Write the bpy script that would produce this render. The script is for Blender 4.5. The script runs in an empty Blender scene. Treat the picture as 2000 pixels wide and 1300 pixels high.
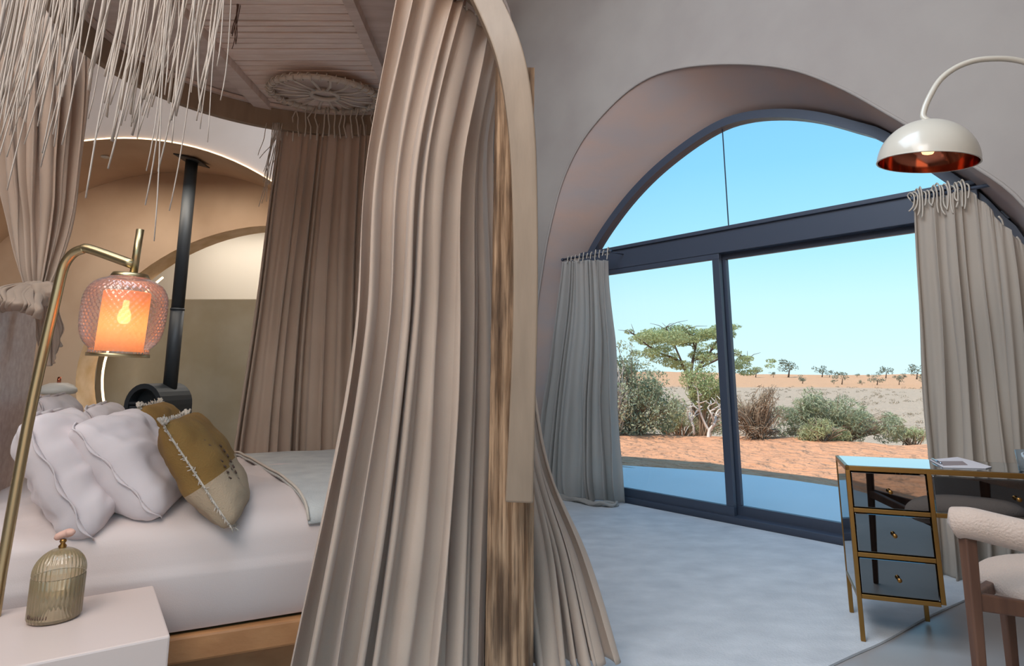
import bpy, bmesh, math, random
import numpy as np
from mathutils import Vector, Matrix, noise
from mathutils.geometry import tessellate_polygon
from math import sin, cos, pi, radians, sqrt, tan
random.seed(7)
C = bpy.context.scene.collection
S = bpy.context.scene

# ---------------------------------------------------------------- camera
FL, PITCH, H, PCY = 1229.0, radians(10.5), 1.25, 496.0
cd = bpy.data.cameras.new('camera'); cam = bpy.data.objects.new('camera', cd); C.objects.link(cam)
cam.location = (0, 0, H); cam.rotation_euler = (radians(90) + PITCH, 0, 0)
cd.sensor_width = 36; cd.lens = FL / 2000 * 36; cd.shift_y = -(650 - PCY) / 2000
cd.clip_start = .05; cd.clip_end = 2000
S.camera = cam

# ---------------------------------------------------------------- colour helpers
def lin(c):
    c = c / 255.0
    return c / 12.92 if c <= .04045 else ((c + .055) / 1.055) ** 2.4
def rgb(r, g, b): return (lin(r), lin(g), lin(b), 1)

# ---------------------------------------------------------------- sky, sun, exposure
w = bpy.data.worlds.new('sky'); S.world = w; w.use_nodes = True
nt = w.node_tree; nt.nodes.clear()
out = nt.nodes.new('ShaderNodeOutputWorld'); bg = nt.nodes.new('ShaderNodeBackground')
tc = nt.nodes.new('ShaderNodeTexCoord'); sp = nt.nodes.new('ShaderNodeSeparateXYZ'); rp = nt.nodes.new('ShaderNodeValToRGB')
nt.links.new(tc.outputs['Generated'], sp.inputs[0]); nt.links.new(sp.outputs['Z'], rp.inputs[0])
nt.links.new(rp.outputs[0], bg.inputs[0]); nt.links.new(bg.outputs[0], out.inputs[0])
cr = rp.color_ramp; cr.elements[0].position = 0; cr.elements[0].color = rgb(216, 248, 253)
cr.elements[1].position = 1; cr.elements[1].color = rgb(120, 175, 232)
for p, c in ((.10, rgb(200, 243, 254)), (.19, rgb(166, 229, 253)), (.30, rgb(140, 212, 252)), (.42, rgb(124, 198, 248))):
    e = cr.elements.new(p); e.color = c
bg.inputs[1].default_value = 1.55
sd = bpy.data.lights.new('sun', 'SUN'); so = bpy.data.objects.new('sun', sd); C.objects.link(so)
sd.energy = 6.0; sd.angle = radians(.6); sd.color = (1, .93, .82)
so.rotation_euler = Vector((.86, .30, -1.72)).to_track_quat('-Z', 'Y').to_euler()
S.view_settings.view_transform = 'Standard'; S.view_settings.look = 'None'
S.view_settings.exposure = 0.0; S.view_settings.gamma = 1; S.view_settings.use_curve_mapping = False
S.cycles.max_bounces = 10; S.cycles.diffuse_bounces = 5; S.cycles.transparent_max_bounces = 24
S.cycles.glossy_bounces = 5; S.cycles.transmission_bounces = 8
S.cycles.caustics_reflective = False; S.cycles.caustics_refractive = False
S.cycles.sample_clamp_indirect = 4

def area(name, loc, to, sx, sy, power, col):
    l = bpy.data.lights.new(name, 'AREA'); l.shape = 'RECTANGLE'; l.size = sx; l.size_y = sy; l.energy = power; l.color = col
    o = bpy.data.objects.new(name, l); C.objects.link(o); o.location = loc
    o.rotation_euler = (Vector(to) - Vector(loc)).to_track_quat('-Z', 'Y').to_euler(); return o
# window-wall frame: origin A on the glass line, U along the wall, N into the room
A = Vector((1.0627, 6.5569, 0)); U = Vector((.65739, -.75355, 0)); N = Vector((-.75355, -.65739, 0))
def WP(s, t, z): return A + U * s + N * t + Vector((0, 0, z))
# unseen area lights added to brighten room and niche, plus the bathroom lamp
area('side_fill_light', WP(4.5, 6.4, 4.1), WP(2.6, 3.6, .8), 2.4, 1.4, 105, (1, .95, .90))  # added fill from the side, no fixture here
area('room_fill_light', WP(3.2, 7.4, 5.2), WP(2.6, 4, .8), 2.2, 2.2, 100, (1, .93, .88))  # added overhead fill for the whole room
area('window_bay_fill_light', WP(2.2, 4.3, 5.2), WP(1.9, 2.6, 0), 2.6, 2.6, 165, (.66, .83, 1))  # added cool fill standing in for daylight from the window
area('bathroom_ceiling_lamp', (-3.0, 7.75, 3.2), (-3.0, 7.6, 0), 2.5, .5, 36, (1, .93, .84))
area('niche_fill_light', (-3.2, 5.80, 3.0), (-3.2, 6.6, .6), 2.2, .3, 17, (1, .86, .70))  # added warm fill that brightens the niche end wall

# ---------------------------------------------------------------- camera rays (planning helper: pixel -> point in the room)
def ray(px, py):
    x = (px - 1000) / FL; y = -(py - PCY) / FL
    return Vector((x, cos(PITCH) - y * sin(PITCH), sin(PITCH) + y * cos(PITCH)))
O = Vector((0, 0, H))
def F(px, py, z=0): r = ray(px, py); return O + r * ((z - H) / r.z)
def P(px, py, Y): r = ray(px, py); return O + r * (Y / r.y)
def PW(px, py, t):                                           # on the plane t in front of the glass -> (s, z)
    r = ray(px, py); o = A + N * t; p = O + r * ((o - O).dot(N) / r.dot(N)); return ((p - o).dot(U), p.z)

# ---------------------------------------------------------------- materials
MATS = {}
def mat(name, col, rough=.6, metal=0, col2=None, scale=5, detail=6, stretch=(1, 1, 1), bump=0, bscale=None, sheen=0,
        trans=0, alpha=None, contrast=(.35, .65), emit=None, estr=0, coat=0, spec=.5, translucent=0, transp=0):
    m = bpy.data.materials.new(name); m.use_nodes = True; n = m.node_tree; b = n.nodes['Principled BSDF']
    b.inputs['Base Color'].default_value = col; b.inputs['Roughness'].default_value = rough; b.inputs['Metallic'].default_value = metal
    b.inputs['Sheen Weight'].default_value = sheen; b.inputs['Transmission Weight'].default_value = trans
    b.inputs['Coat Weight'].default_value = coat; b.inputs['Specular IOR Level'].default_value = spec
    t = n.nodes.new('ShaderNodeTexCoord'); mp = n.nodes.new('ShaderNodeMapping'); mp.inputs['Scale'].default_value = stretch
    n.links.new(t.outputs['Object'], mp.inputs[0])
    if col2:
        nz = n.nodes.new('ShaderNodeTexNoise'); nz.inputs['Scale'].default_value = scale; nz.inputs['Detail'].default_value = detail
        r = n.nodes.new('ShaderNodeValToRGB'); r.color_ramp.elements[0].position = contrast[0]; r.color_ramp.elements[1].position = contrast[1]
        r.color_ramp.elements[0].color = col; r.color_ramp.elements[1].color = col2
        n.links.new(mp.outputs[0], nz.inputs['Vector']); n.links.new(nz.outputs[0], r.inputs[0]); n.links.new(r.outputs[0], b.inputs['Base Color'])
    if bump:
        nb = n.nodes.new('ShaderNodeTexNoise'); nb.inputs['Scale'].default_value = bscale or scale * 4; nb.inputs['Detail'].default_value = 5
        bp = n.nodes.new('ShaderNodeBump'); bp.inputs['Strength'].default_value = bump; bp.inputs['Distance'].default_value = .01
        n.links.new(mp.outputs[0], nb.inputs['Vector']); n.links.new(nb.outputs[0], bp.inputs['Height']); n.links.new(bp.outputs[0], b.inputs['Normal'])
    if emit: b.inputs['Emission Color'].default_value = emit; b.inputs['Emission Strength'].default_value = estr
    o = n.nodes['Material Output']; last = b.outputs[0]
    if translucent:
        tr = n.nodes.new('ShaderNodeBsdfTranslucent'); tr.inputs[0].default_value = col; mx = n.nodes.new('ShaderNodeMixShader')
        mx.inputs[0].default_value = translucent; n.links.new(last, mx.inputs[1]); n.links.new(tr.outputs[0], mx.inputs[2]); last = mx.outputs[0]
    if transp:
        tr = n.nodes.new('ShaderNodeBsdfTransparent'); mx = n.nodes.new('ShaderNodeMixShader')
        mx.inputs[0].default_value = transp; n.links.new(last, mx.inputs[1]); n.links.new(tr.outputs[0], mx.inputs[2]); last = mx.outputs[0]
    n.links.new(last, o.inputs[0]); MATS[name] = m; return m
def glassmat(name, tint, fac_scale=1.0, rough=0.0, body=None, bodyf=0):
    m = bpy.data.materials.new(name); m.use_nodes = True; n = m.node_tree; n.nodes.clear()
    o = n.nodes.new('ShaderNodeOutputMaterial'); tr = n.nodes.new('ShaderNodeBsdfTransparent'); tr.inputs[0].default_value = tint
    gl = n.nodes.new('ShaderNodeBsdfGlossy'); gl.inputs['Roughness'].default_value = rough; fr = n.nodes.new('ShaderNodeFresnel'); fr.inputs[0].default_value = 1.45
    mu = n.nodes.new('ShaderNodeMath'); mu.operation = 'MULTIPLY'; mu.inputs[1].default_value = fac_scale; mx = n.nodes.new('ShaderNodeMixShader')
    n.links.new(fr.outputs[0], mu.inputs[0]); n.links.new(mu.outputs[0], mx.inputs[0]); n.links.new(tr.outputs[0], mx.inputs[1]); n.links.new(gl.outputs[0], mx.inputs[2])
    last = mx.outputs[0]
    if body:
        d = n.nodes.new('ShaderNodeBsdfDiffuse'); d.inputs[0].default_value = body; tl = n.nodes.new('ShaderNodeBsdfDiffuse'); tl.inputs[0].default_value = body
        ad = n.nodes.new('ShaderNodeMixShader'); n.links.new(d.outputs[0], ad.inputs[1]); n.links.new(tl.outputs[0], ad.inputs[2])
        m2 = n.nodes.new('ShaderNodeMixShader'); m2.inputs[0].default_value = bodyf; n.links.new(last, m2.inputs[1]); n.links.new(ad.outputs[0], m2.inputs[2]); last = m2.outputs[0]
    n.links.new(last, o.inputs[0]); return m

M = {}
M['plaster_lit'] = mat('warm_lit_plaster', rgb(206, 190, 178), .85, col2=rgb(214, 200, 190), scale=1.3, bump=.12, bscale=9)  # lighter plaster copy: warm light on the niche wall put into the colour
M['plaster'] = mat('plaster', rgb(166, 156, 150), .85, col2=rgb(176, 167, 160), scale=1.3, bump=.12, bscale=9)
M['reveal'] = mat('reveal_plaster', rgb(202, 172, 158), .75, col2=rgb(184, 172, 170), scale=1.6, stretch=(1, 1, 2.4), bump=.2, bscale=8, contrast=(.3, .7))
M['niche'] = mat('warm_plaster', rgb(206, 178, 150), .7, col2=rgb(190, 160, 132), scale=1.6, bump=.15, bscale=7)
M['gate_edge'] = mat('gate_edge_plaster', rgb(205, 170, 125), .6, col2=rgb(225, 195, 160), scale=6)
M['white_plaster'] = mat('white_plaster', rgb(225, 218, 205), .8, bump=.1, bscale=6)
M['taupe'] = mat('polished_taupe_plaster', rgb(158, 146, 122), .28, col2=rgb(172, 162, 142), scale=1.8, bump=.06, bscale=5, contrast=(.4, .7))
M['screed'] = mat('floor_screed', rgb(158, 152, 150), .42, col2=rgb(175, 170, 168), scale=1.1, bump=.04, bscale=4)
M['rug'] = mat('woven_rug', rgb(204, 206, 210), .95, col2=rgb(226, 227, 230), scale=3.2, detail=10, stretch=(1.4, 2, 1), bump=.5, bscale=60, contrast=(.3, .7))
M['deck'] = mat('deck_screed', rgb(226, 226, 224), .6, col2=rgb(234, 234, 232), scale=.8)
M['sand'] = mat('red_sand', rgb(226, 150, 108), .95, col2=rgb(236, 172, 132), scale=2.2, detail=9, bump=.9, bscale=2.6)
M['black_metal'] = mat('anthracite_metal', rgb(72, 80, 96), .42, metal=.1, bump=.02, bscale=300)
M['stove_metal'] = mat('black_stove_metal', rgb(52, 57, 62), .5, metal=.1)
M['dark_inside'] = mat('stove_inside', rgb(16, 17, 18), .8)
M['curtain'] = mat('linen_curtain', rgb(212, 190, 172), .9, col2=rgb(202, 180, 162), scale=2.5, bump=.25, bscale=420, sheen=.3, translucent=.25)
M['sheer'] = mat('voile_curtain', rgb(206, 200, 194), .9, bump=.15, bscale=380, sheen=.2, translucent=.35, transp=.10)
M['sheer2'] = mat('linen_voile_curtain', rgb(196, 182, 168), .9, bump=.2, bscale=380, sheen=.2, translucent=.2)
M['cord'] = mat('cotton_cord', rgb(206, 194, 180), .9, bump=.3, bscale=200)
M['fringe'] = mat('cotton_fringe', rgb(222, 212, 202), .9, translucent=.25)
M['dark_cord'] = mat('brown_cord', rgb(104, 78, 66), .9)
M['white_wood'] = mat('whitewashed_wood', rgb(206, 188, 176), .75, col2=rgb(220, 204, 194), scale=4, stretch=(1, 6, 1), bump=.2, bscale=12)
M['lath'] = mat('whitewashed_lath', rgb(232, 212, 198), .8, col2=rgb(244, 228, 216), scale=5, stretch=(1, 8, 8), bump=.3, bscale=14)
M['lath_dark'] = mat('dark_lath', rgb(110, 80, 68), .9)
M['beam'] = mat('laminated_beam', rgb(150, 130, 110), .6, col2=rgb(138, 119, 100), scale=3, stretch=(6, 6, 1), bump=.08)
def post_material():
    m = mat('weathered_post', rgb(120, 92, 66), .85, bump=.9, bscale=6, stretch=(16, 16, 1.2)); n = m.node_tree; b = n.nodes['Principled BSDF']
    t = n.nodes.new('ShaderNodeTexCoord'); cols = []
    def nz(st, sc, p0, p1, c0, c1, det=12):
        mp = n.nodes.new('ShaderNodeMapping'); mp.inputs['Scale'].default_value = st; q = n.nodes.new('ShaderNodeTexNoise'); q.inputs['Scale'].default_value = sc; q.inputs['Detail'].default_value = det
        r = n.nodes.new('ShaderNodeValToRGB'); r.color_ramp.elements[0].position = p0; r.color_ramp.elements[1].position = p1; r.color_ramp.elements[0].color = c0; r.color_ramp.elements[1].color = c1
        n.links.new(t.outputs['Object'], mp.inputs[0]); n.links.new(mp.outputs[0], q.inputs[0]); n.links.new(q.outputs[0], r.inputs[0]); return r.outputs[0]
    a_ = nz((24, 24, .9), 2.0, .38, .62, rgb(112, 82, 56), rgb(186, 152, 120)); p_ = nz((7, 7, 1.3), 1.6, .42, .56, rgb(74, 54, 38), (1, 1, 1, 1), 8); g_ = nz((60, 60, 2.2), 2.0, .36, .46, rgb(70, 50, 36), (1, 1, 1, 1), 6)
    def mul(x, y, f):
        k = n.nodes.new('ShaderNodeMix'); k.data_type = 'RGBA'; k.blend_type = 'MULTIPLY'; k.inputs[0].default_value = f; n.links.new(x, k.inputs[6]); n.links.new(y, k.inputs[7]); return k.outputs[2]
    n.links.new(mul(mul(a_, p_, .62), g_, .4), b.inputs['Base Color']); return m
M['post'] = post_material()
M['duvet'] = mat('white_cotton', rgb(214, 198, 192), .8, bump=.08, bscale=300, sheen=.3)
M['pillow'] = mat('pillow_cotton', rgb(218, 206, 206), .8, bump=.06, bscale=300, sheen=.2)
M['runner'] = mat('grey_blanket', rgb(190, 190, 188), .95, col2=rgb(206, 206, 202), scale=8, bump=.4, bscale=160)
M['boucle'] = mat('boucle_headboard', rgb(222, 208, 204), .95, col2=rgb(240, 230, 226), scale=26, bump=.35, bscale=90)
M['bed_wood'] = mat('oak_bed_wood', rgb(168, 116, 72), .5, col2=rgb(184, 132, 86), scale=2, stretch=(1, 8, 8), bump=.1)
M['white_lacquer'] = mat('cream_lacquer', rgb(212, 192, 182), .35)
M['brass'] = mat('brushed_brass', rgb(186, 166, 128), .34, metal=1)
M['gold'] = mat('desk_brass', rgb(158, 116, 64), .34, metal=1)
M['mirror'] = mat('smoked_mirror', rgb(122, 124, 126), .02, metal=1)
M['mirror_top'] = mat('clear_mirror', rgb(196, 206, 214), .02, metal=1)
M['copper'] = mat('polished_copper', rgb(190, 112, 86), .12, metal=1)
M['cream_metal'] = mat('cream_metal', rgb(206, 198, 184), .3, coat=.4)
M['chair_fabric'] = mat('cream_boucle', rgb(206, 182, 166), .95, bump=.5, bscale=150, sheen=.3)
M['chair_wood'] = mat('dark_walnut', rgb(112, 78, 60), .5, col2=rgb(92, 62, 48), scale=3, stretch=(8, 8, 1))
M['paper'] = mat('paper', rgb(222, 214, 216), .7)
M['paper2'] = mat('mauve_card', rgb(150, 132, 130), .6)
M['pen'] = mat('steel_pen', rgb(190, 200, 215), .2, metal=1)
M['bulb'] = mat('lit_bulb', rgb(255, 190, 90), .5, emit=(1, .62, .22, 1), estr=8)
M['bulb_warm'] = mat('glowing_bulb', rgb(255, 190, 120), .3, emit=(1, .55, .25, 1), estr=2.2)
M['led'] = mat('led_strip', rgb(255, 210, 150), .5, emit=(1, .74, .46, 1), estr=2.6)
M['amber'] = mat('amber_diffuser', rgb(240, 156, 92), .5, col2=rgb(252, 196, 136), scale=70, translucent=.8, bump=.6, bscale=70, transp=.12)
M['window_glass'] = glassmat('window_glass', (.86, .865, .87, 1), .5)
M['shade_glass'] = glassmat('cut_glass', (.97, .95, .95, 1), 2.4, .12, rgb(222, 220, 228), .09)
M['candle_glass'] = glassmat('amber_glass', (.98, .93, .84, 1), 1.8, .05, rgb(230, 204, 160), .22)
M['wax'] = mat('candle_wax', rgb(226, 212, 178), .6, translucent=.3)
M['tumbler'] = glassmat('clear_glass', (.9, .93, .96, 1), 1.8, .02, rgb(205, 215, 220), .25)
M['rib_light'] = mat('pink_feather', rgb(214, 168, 150), .9)
M['lamp_white'] = mat('white_lamp', rgb(220, 218, 212), .35)
M['leaf_olive'] = mat('olive_leaf', rgb(190, 194, 140), .8, col2=rgb(164, 176, 126), scale=2, translucent=.25)
M['leaf_dark'] = mat('grey_green_leaf', rgb(156, 166, 134), .8, col2=rgb(188, 190, 154), scale=1.8, translucent=.2)
M['leaf_pale'] = mat('pale_green_leaf', rgb(190, 192, 140), .8, col2=rgb(164, 172, 136), scale=1.5, translucent=.2)
M['twig'] = mat('dry_twig', rgb(164, 142, 118), .9)
M['bark'] = mat('acacia_bark', rgb(106, 84, 70), .9)
M['dead_wood'] = mat('bleached_dead_wood', rgb(225, 215, 205), .8)
M['scrub'] = mat('pale_scrub', rgb(160, 142, 118), .9)
M['far_leaf'] = mat('far_tree_leaf', rgb(122, 128, 108), .9)

def terrain_material():
    m = bpy.data.materials.new('desert_ground'); m.use_nodes = True; n = m.node_tree; b = n.nodes['Principled BSDF']; b.inputs['Roughness'].default_value = .95
    g = n.nodes.new('ShaderNodeNewGeometry'); s = n.nodes.new('ShaderNodeSeparateXYZ'); n.links.new(g.outputs['Position'], s.inputs[0])
    dv = n.nodes.new('ShaderNodeVectorMath'); dv.operation = 'LENGTH'; n.links.new(g.outputs['Position'], dv.inputs[0])
    wob = n.nodes.new('ShaderNodeTexNoise'); wob.inputs['Scale'].default_value = .12; n.links.new(g.outputs['Position'], wob.inputs['Vector'])
    md = n.nodes.new('ShaderNodeMath'); md.operation = 'MULTIPLY_ADD'; n.links.new(wob.outputs[0], md.inputs[0]); md.inputs[1].default_value = 10; md.inputs[2].default_value = -5
    ad = n.nodes.new('ShaderNodeMath'); ad.operation = 'ADD'; n.links.new(dv.outputs['Value'], ad.inputs[0]); n.links.new(md.outputs[0], ad.inputs[1])
    dd = n.nodes.new('ShaderNodeMath'); dd.operation = 'DIVIDE'; n.links.new(ad.outputs[0], dd.inputs[0]); dd.inputs[1].default_value = 300
    r = n.nodes.new('ShaderNodeValToRGB'); n.links.new(dd.outputs[0], r.inputs[0]); e = r.color_ramp.elements
    SA = rgb(228, 164, 122); PL = rgb(198, 172, 146); DU = rgb(220, 168, 126)
    e[0].position = 0; e[0].color = SA; e[1].position = 1; e[1].color = DU
    for p, c in ((.055, SA), (.08, PL), (.40, PL), (.45, DU)): q = e.new(p); q.color = c
    nz = n.nodes.new('ShaderNodeTexNoise'); nz.inputs['Scale'].default_value = 3.2; nz.inputs['Detail'].default_value = 9; n.links.new(g.outputs['Position'], nz.inputs['Vector'])
    mx = n.nodes.new('ShaderNodeMix'); mx.data_type = 'RGBA'; mx.blend_type = 'MULTIPLY'; mx.inputs[0].default_value = .55
    r2 = n.nodes.new('ShaderNodeValToRGB'); r2.color_ramp.elements[0].position = .3; r2.color_ramp.elements[0].color = (.72, .70, .68, 1); r2.color_ramp.elements[1].position = .6; r2.color_ramp.elements[1].color = (1, 1, 1, 1)
    n.links.new(nz.outputs[0], r2.inputs[0]); n.links.new(r.outputs[0], mx.inputs[6]); n.links.new(r2.outputs[0], mx.inputs[7]); n.links.new(mx.outputs[2], b.inputs['Base Color'])
    nb = n.nodes.new('ShaderNodeTexNoise'); nb.inputs['Scale'].default_value = 4.2; nb.inputs['Detail'].default_value = 5; n.links.new(g.outputs['Position'], nb.inputs['Vector'])
    bp = n.nodes.new('ShaderNodeBump'); bp.inputs['Strength'].default_value = 1; bp.inputs['Distance'].default_value = .34
    n.links.new(nb.outputs[0], bp.inputs['Height']); n.links.new(bp.outputs[0], b.inputs['Normal']); return m
M['ground'] = terrain_material()

# ---------------------------------------------------------------- object helpers
def link(name, me, m=None, parent=None, smooth=False, mods=()):
    if m is not None: me.materials.append(m)
    if smooth:
        for p in me.polygons: p.use_smooth = True
    o = bpy.data.objects.new(name, me); C.objects.link(o)
    if parent is not None: o.parent = parent; o.matrix_parent_inverse = parent.matrix_basis.inverted()
    return o
def mesh(name, verts, faces, m=None, parent=None, smooth=False):
    me = bpy.data.meshes.new(name); me.from_pydata([tuple(v) for v in verts], [], faces); me.update()
    return link(name, me, m, parent, smooth)
def frombm(name, bm, m=None, parent=None, smooth=False):
    bmesh.ops.recalc_face_normals(bm, faces=bm.faces)
    me = bpy.data.meshes.new(name); bm.to_mesh(me); bm.free(); return link(name, me, m, parent, smooth)
def tag(o, label=None, cat=None, group=None, kind=None):
    if label: o['label'] = label
    if cat: o['category'] = cat
    if group: o['group'] = group
    if kind: o['kind'] = kind
    return o
def thing(name, loc, label, cat, group=None, rz=0):
    o = bpy.data.objects.new(name, None); C.objects.link(o); o.empty_display_size = .1
    o.matrix_basis = Matrix.Translation(Vector(loc)) @ Matrix.Rotation(rz, 4, 'Z'); return tag(o, label, cat, group)
def mod_bevel(o, wd=.004, seg=2):
    b = o.modifiers.new('bevel', 'BEVEL'); b.width = wd; b.segments = seg; b.limit_method = 'ANGLE'; return o
def mod_solid(o, th=.003, off=0):
    b = o.modifiers.new('solid', 'SOLIDIFY'); b.thickness = th; b.offset = off; return o
def box_bm(c, e, R=None, bm=None):
    """box with centre c, half-axes vectors e=(ex,ey,ez)"""
    bm = bm or bmesh.new(); c = Vector(c); vs = []
    for i in (-1, 1):
        for j in (-1, 1):
            for k in (-1, 1): vs.append(bm.verts.new(c + e[0] * i + e[1] * j + e[2] * k))
    for f in ((0, 1, 3, 2), (4, 6, 7, 5), (0, 4, 5, 1), (2, 3, 7, 6), (0, 2, 6, 4), (1, 5, 7, 3)): bm.faces.new([vs[i] for i in f])
    return bm
X, Yv, Z = Vector((1, 0, 0)), Vector((0, 1, 0)), Vector((0, 0, 1))
def box(name, c, sx, sy, sz, m, parent=None, bev=.004, ax=X, ay=Yv, az=Z):
    o = frombm(name, box_bm(c, (ax * sx / 2, ay * sy / 2, az * sz / 2)), m, parent)
    if bev: mod_bevel(o, bev)
    return o
def tube_geo(pts, rad, k=8, flat=1.0, close=False):
    pts = [Vector(p) for p in pts]; n = len(pts); vs = []; fs = []
    rr = rad if isinstance(rad, (list, tuple)) else [rad] * n
    up = Vector((0, 0, 1)); prev = None
    for i, p in enumerate(pts):
        if close: d = pts[(i + 1) % n] - pts[(i - 1) % n]
        else: d = pts[min(i + 1, n - 1)] - pts[max(i - 1, 0)]
        if d.length < 1e-9: d = Vector((0, 0, 1))
        d.normalize()
        if prev is None:
            a = d.cross(up) if abs(d.dot(up)) < .95 else d.cross(Vector((1, 0, 0)))
        else: a = prev - d * prev.dot(d)
        if a.length < 1e-6: a = d.cross(Vector((0, 1, 0)))
        a.normalize(); prev = a; b = d.cross(a)
        for j in range(k):
            t = 2 * pi * j / k; vs.append(p + a * (cos(t) * rr[i]) + b * (sin(t) * rr[i] * flat))
    m_ = n if close else n - 1
    for i in range(m_):
        for j in range(k):
            i2 = (i + 1) % n; fs.append((i * k + j, i * k + (j + 1) % k, i2 * k + (j + 1) % k, i2 * k + j))
    if not close: fs.append(tuple(range(k))[::-1]); fs.append(tuple((n - 1) * k + j for j in range(k)))
    return vs, fs
def tube(name, pts, rad, m, parent=None, k=10, flat=1.0, close=False, smooth=True):
    v, f = tube_geo(pts, rad, k, flat, close); return mesh(name, v, f, m, parent, smooth)
def multi(name, geos, m, parent=None, smooth=True):
    V, Fc = [], []
    for v, f in geos:
        b = len(V); V += list(v); Fc += [tuple(i + b for i in q) for q in f]
    return mesh(name, V, Fc, m, parent, smooth)
def lathe_geo(prof, c=(0, 0, 0), k=32, ax=None, fn=None):
    """profile [(r, h)] about axis ax through c"""
    c = Vector(c); q = (ax or Vector((0, 0, 1))).normalized().to_track_quat('Z', 'Y').to_matrix(); V, Fc = [], []
    for i, (r, h) in enumerate(prof):
        for j in range(k):
            t = 2 * pi * j / k; rr = r * (fn(i, t) if fn else 1); V.append(c + q @ Vector((cos(t) * rr, sin(t) * rr, h)))
    for i in range(len(prof) - 1):
        for j in range(k): Fc.append((i * k + j, i * k + (j + 1) % k, (i + 1) * k + (j + 1) % k, (i + 1) * k + j))
    return V, Fc
def lathe(name, prof, c, m, parent=None, k=32, ax=None, fn=None, smooth=True):
    v, f = lathe_geo(prof, c, k, ax, fn); return mesh(name, v, f, m, parent, smooth)
def cat(pts, n):
    """Catmull-Rom through pts, n samples"""
    P_ = [Vector(p) for p in pts]; out = []; L = len(P_) - 1
    for i in range(n):
        x = i / (n - 1) * L; a = min(int(x), L - 1); t = x - a
        p0 = P_[max(a - 1, 0)]; p1 = P_[a]; p2 = P_[a + 1]; p3 = P_[min(a + 2, L)]
        out.append(.5 * ((2 * p1) + (p2 - p0) * t + (2 * p0 - 5 * p1 + 4 * p2 - p3) * t * t + (3 * p1 - p0 - 3 * p2 + p3) * t ** 3))
    return out
def ngon_obj(name, pts, m, parent=None):
    pts = [Vector(p) for p in pts]; q = [pts[0]]
    for p in pts[1:]:
        if (p - q[-1]).length > 1e-4: q.append(p)
    return mesh(name, q, [tuple(t) for t in tessellate_polygon([q])], m, parent)

# ---------------------------------------------------------------- the room
frame_px = [(1150, 495), (1200, 415), (1260, 345), (1330, 285), (1400, 240), (1460, 220), (1530, 214), (1600, 220), (1680, 240), (1740, 262), (1900, 365), (1960, 420), (2000, 462)]
outer_px = [(1060, 520), (1075, 440), (1100, 350), (1140, 270), (1200, 200), (1260, 155), (1330, 132), (1430, 124), (1540, 134), (1640, 170), (1740, 225), (1880, 310), (2000, 400)]
fr = [(-.60, 0), (-.60, .7), (-.58, 1.5), (-.50, 2.1)] + [PW(x, y, 0) for x, y in frame_px] + [(3.55, 1.6), (3.60, .8), (3.60, 0)]
ou = [(-.72, 0), (-.72, .8), (-.67, 1.7)] + [PW(x, y, .5) for x, y in outer_px] + [(3.72, 1.6), (3.78, .8), (3.78, 0)]
def rs(p, n):                                                 # resample by arc length
    c = cat([Vector((a, b, 0)) for a, b in p], 600); L = [0]
    for i in range(1, 600): L.append(L[-1] + (c[i] - c[i - 1]).length)
    out = []; j = 0
    for i in range(n):
        t = L[-1] * i / (n - 1)
        while j < 598 and L[j + 1] < t: j += 1
        f = (t - L[j]) / max(L[j + 1] - L[j], 1e-9); q = c[j].lerp(c[j + 1], min(max(f, 0), 1)); out.append((q.x, q.y))
    return out
NA = 120; fr = rs(fr, NA); ou = rs(ou, NA)
SC, SW, SH, T0, T1 = .8, 4.6, 6.2, .5, 12.5
def prof(n):
    out = []
    for i in range(n):
        a = pi - pi * i / (n - 1); c_, s_ = cos(a), sin(a)
        out.append((SC + SW * math.copysign(abs(c_) ** .5, c_), SH * abs(s_) ** .5))
    return out
pf = prof(81)
ngon_obj('wall_window', [WP(s, T0, z) for s, z in pf] + [WP(s, T0, z) for s, z in reversed(ou)], M['plaster'])['kind'] = 'structure'
wo = ngon_obj('wall_outside', [WP(s, -.08, z) for s, z in pf] + [WP(s, -.08, z) for s, z in reversed(fr)], M['plaster']); wo['kind'] = 'structure'
V, Fc = [], []
for k_ in range(7):
    f = k_ / 6
    for i in range(NA):
        b = .03 * max(0, 1 - (f * 6)) if k_ == 0 else 0
        s = ou[i][0] * (1 - f) + fr[i][0] * f; z = ou[i][1] * (1 - f) + fr[i][1] * f
        V.append(WP(s, T0 * (1 - f) - .08 * f, z))
for k_ in range(6):
    for i in range(NA - 1): Fc.append((k_ * NA + i, k_ * NA + i + 1, (k_ + 1) * NA + i + 1, (k_ + 1) * NA + i))
tag(mesh('trim_1', V, Fc, M['reveal'], None, True), kind='structure')
# rounded plaster lip around the arch
lip = tube('trim_2', [WP(s, T0, z) for s, z in ou], .012, M['plaster'], None, 8); lip['kind'] = 'structure'
# vault with side arch opening
V, Fc = [], []; ts = [-.08, .5] + [T0 + (T1 - T0) * i / 48 for i in range(1, 49)]
for t in ts:
    for s, z in pf: V.append(WP(s, t, z))
np_ = len(pf)
for i in range(len(ts) - 1):
    tm = (ts[i] + ts[i + 1]) / 2
    for j in range(np_ - 1):
        zm = (pf[j][1] + pf[j + 1][1]) / 2; sm = (pf[j][0] + pf[j + 1][0]) / 2
        c_ = WP(sm, tm, zm)
        if c_.x < -.62 and c_.y > 5.75 and zm < 5.3: continue
        if sm > 4.6 and 3.9 < tm < 9.6 and zm < 3.2: continue
        Fc.append((i * np_ + j, i * np_ + j + 1, (i + 1) * np_ + j + 1, (i + 1) * np_ + j))
vault = mesh('ceiling', V, Fc, M['plaster'], None, True); tag(vault, kind='structure'); mod_solid(vault, .22, 1)
ngon_obj('wall_back', [WP(s, T1, z) for s, z in pf], M['plaster'])['kind'] = 'structure'
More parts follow.
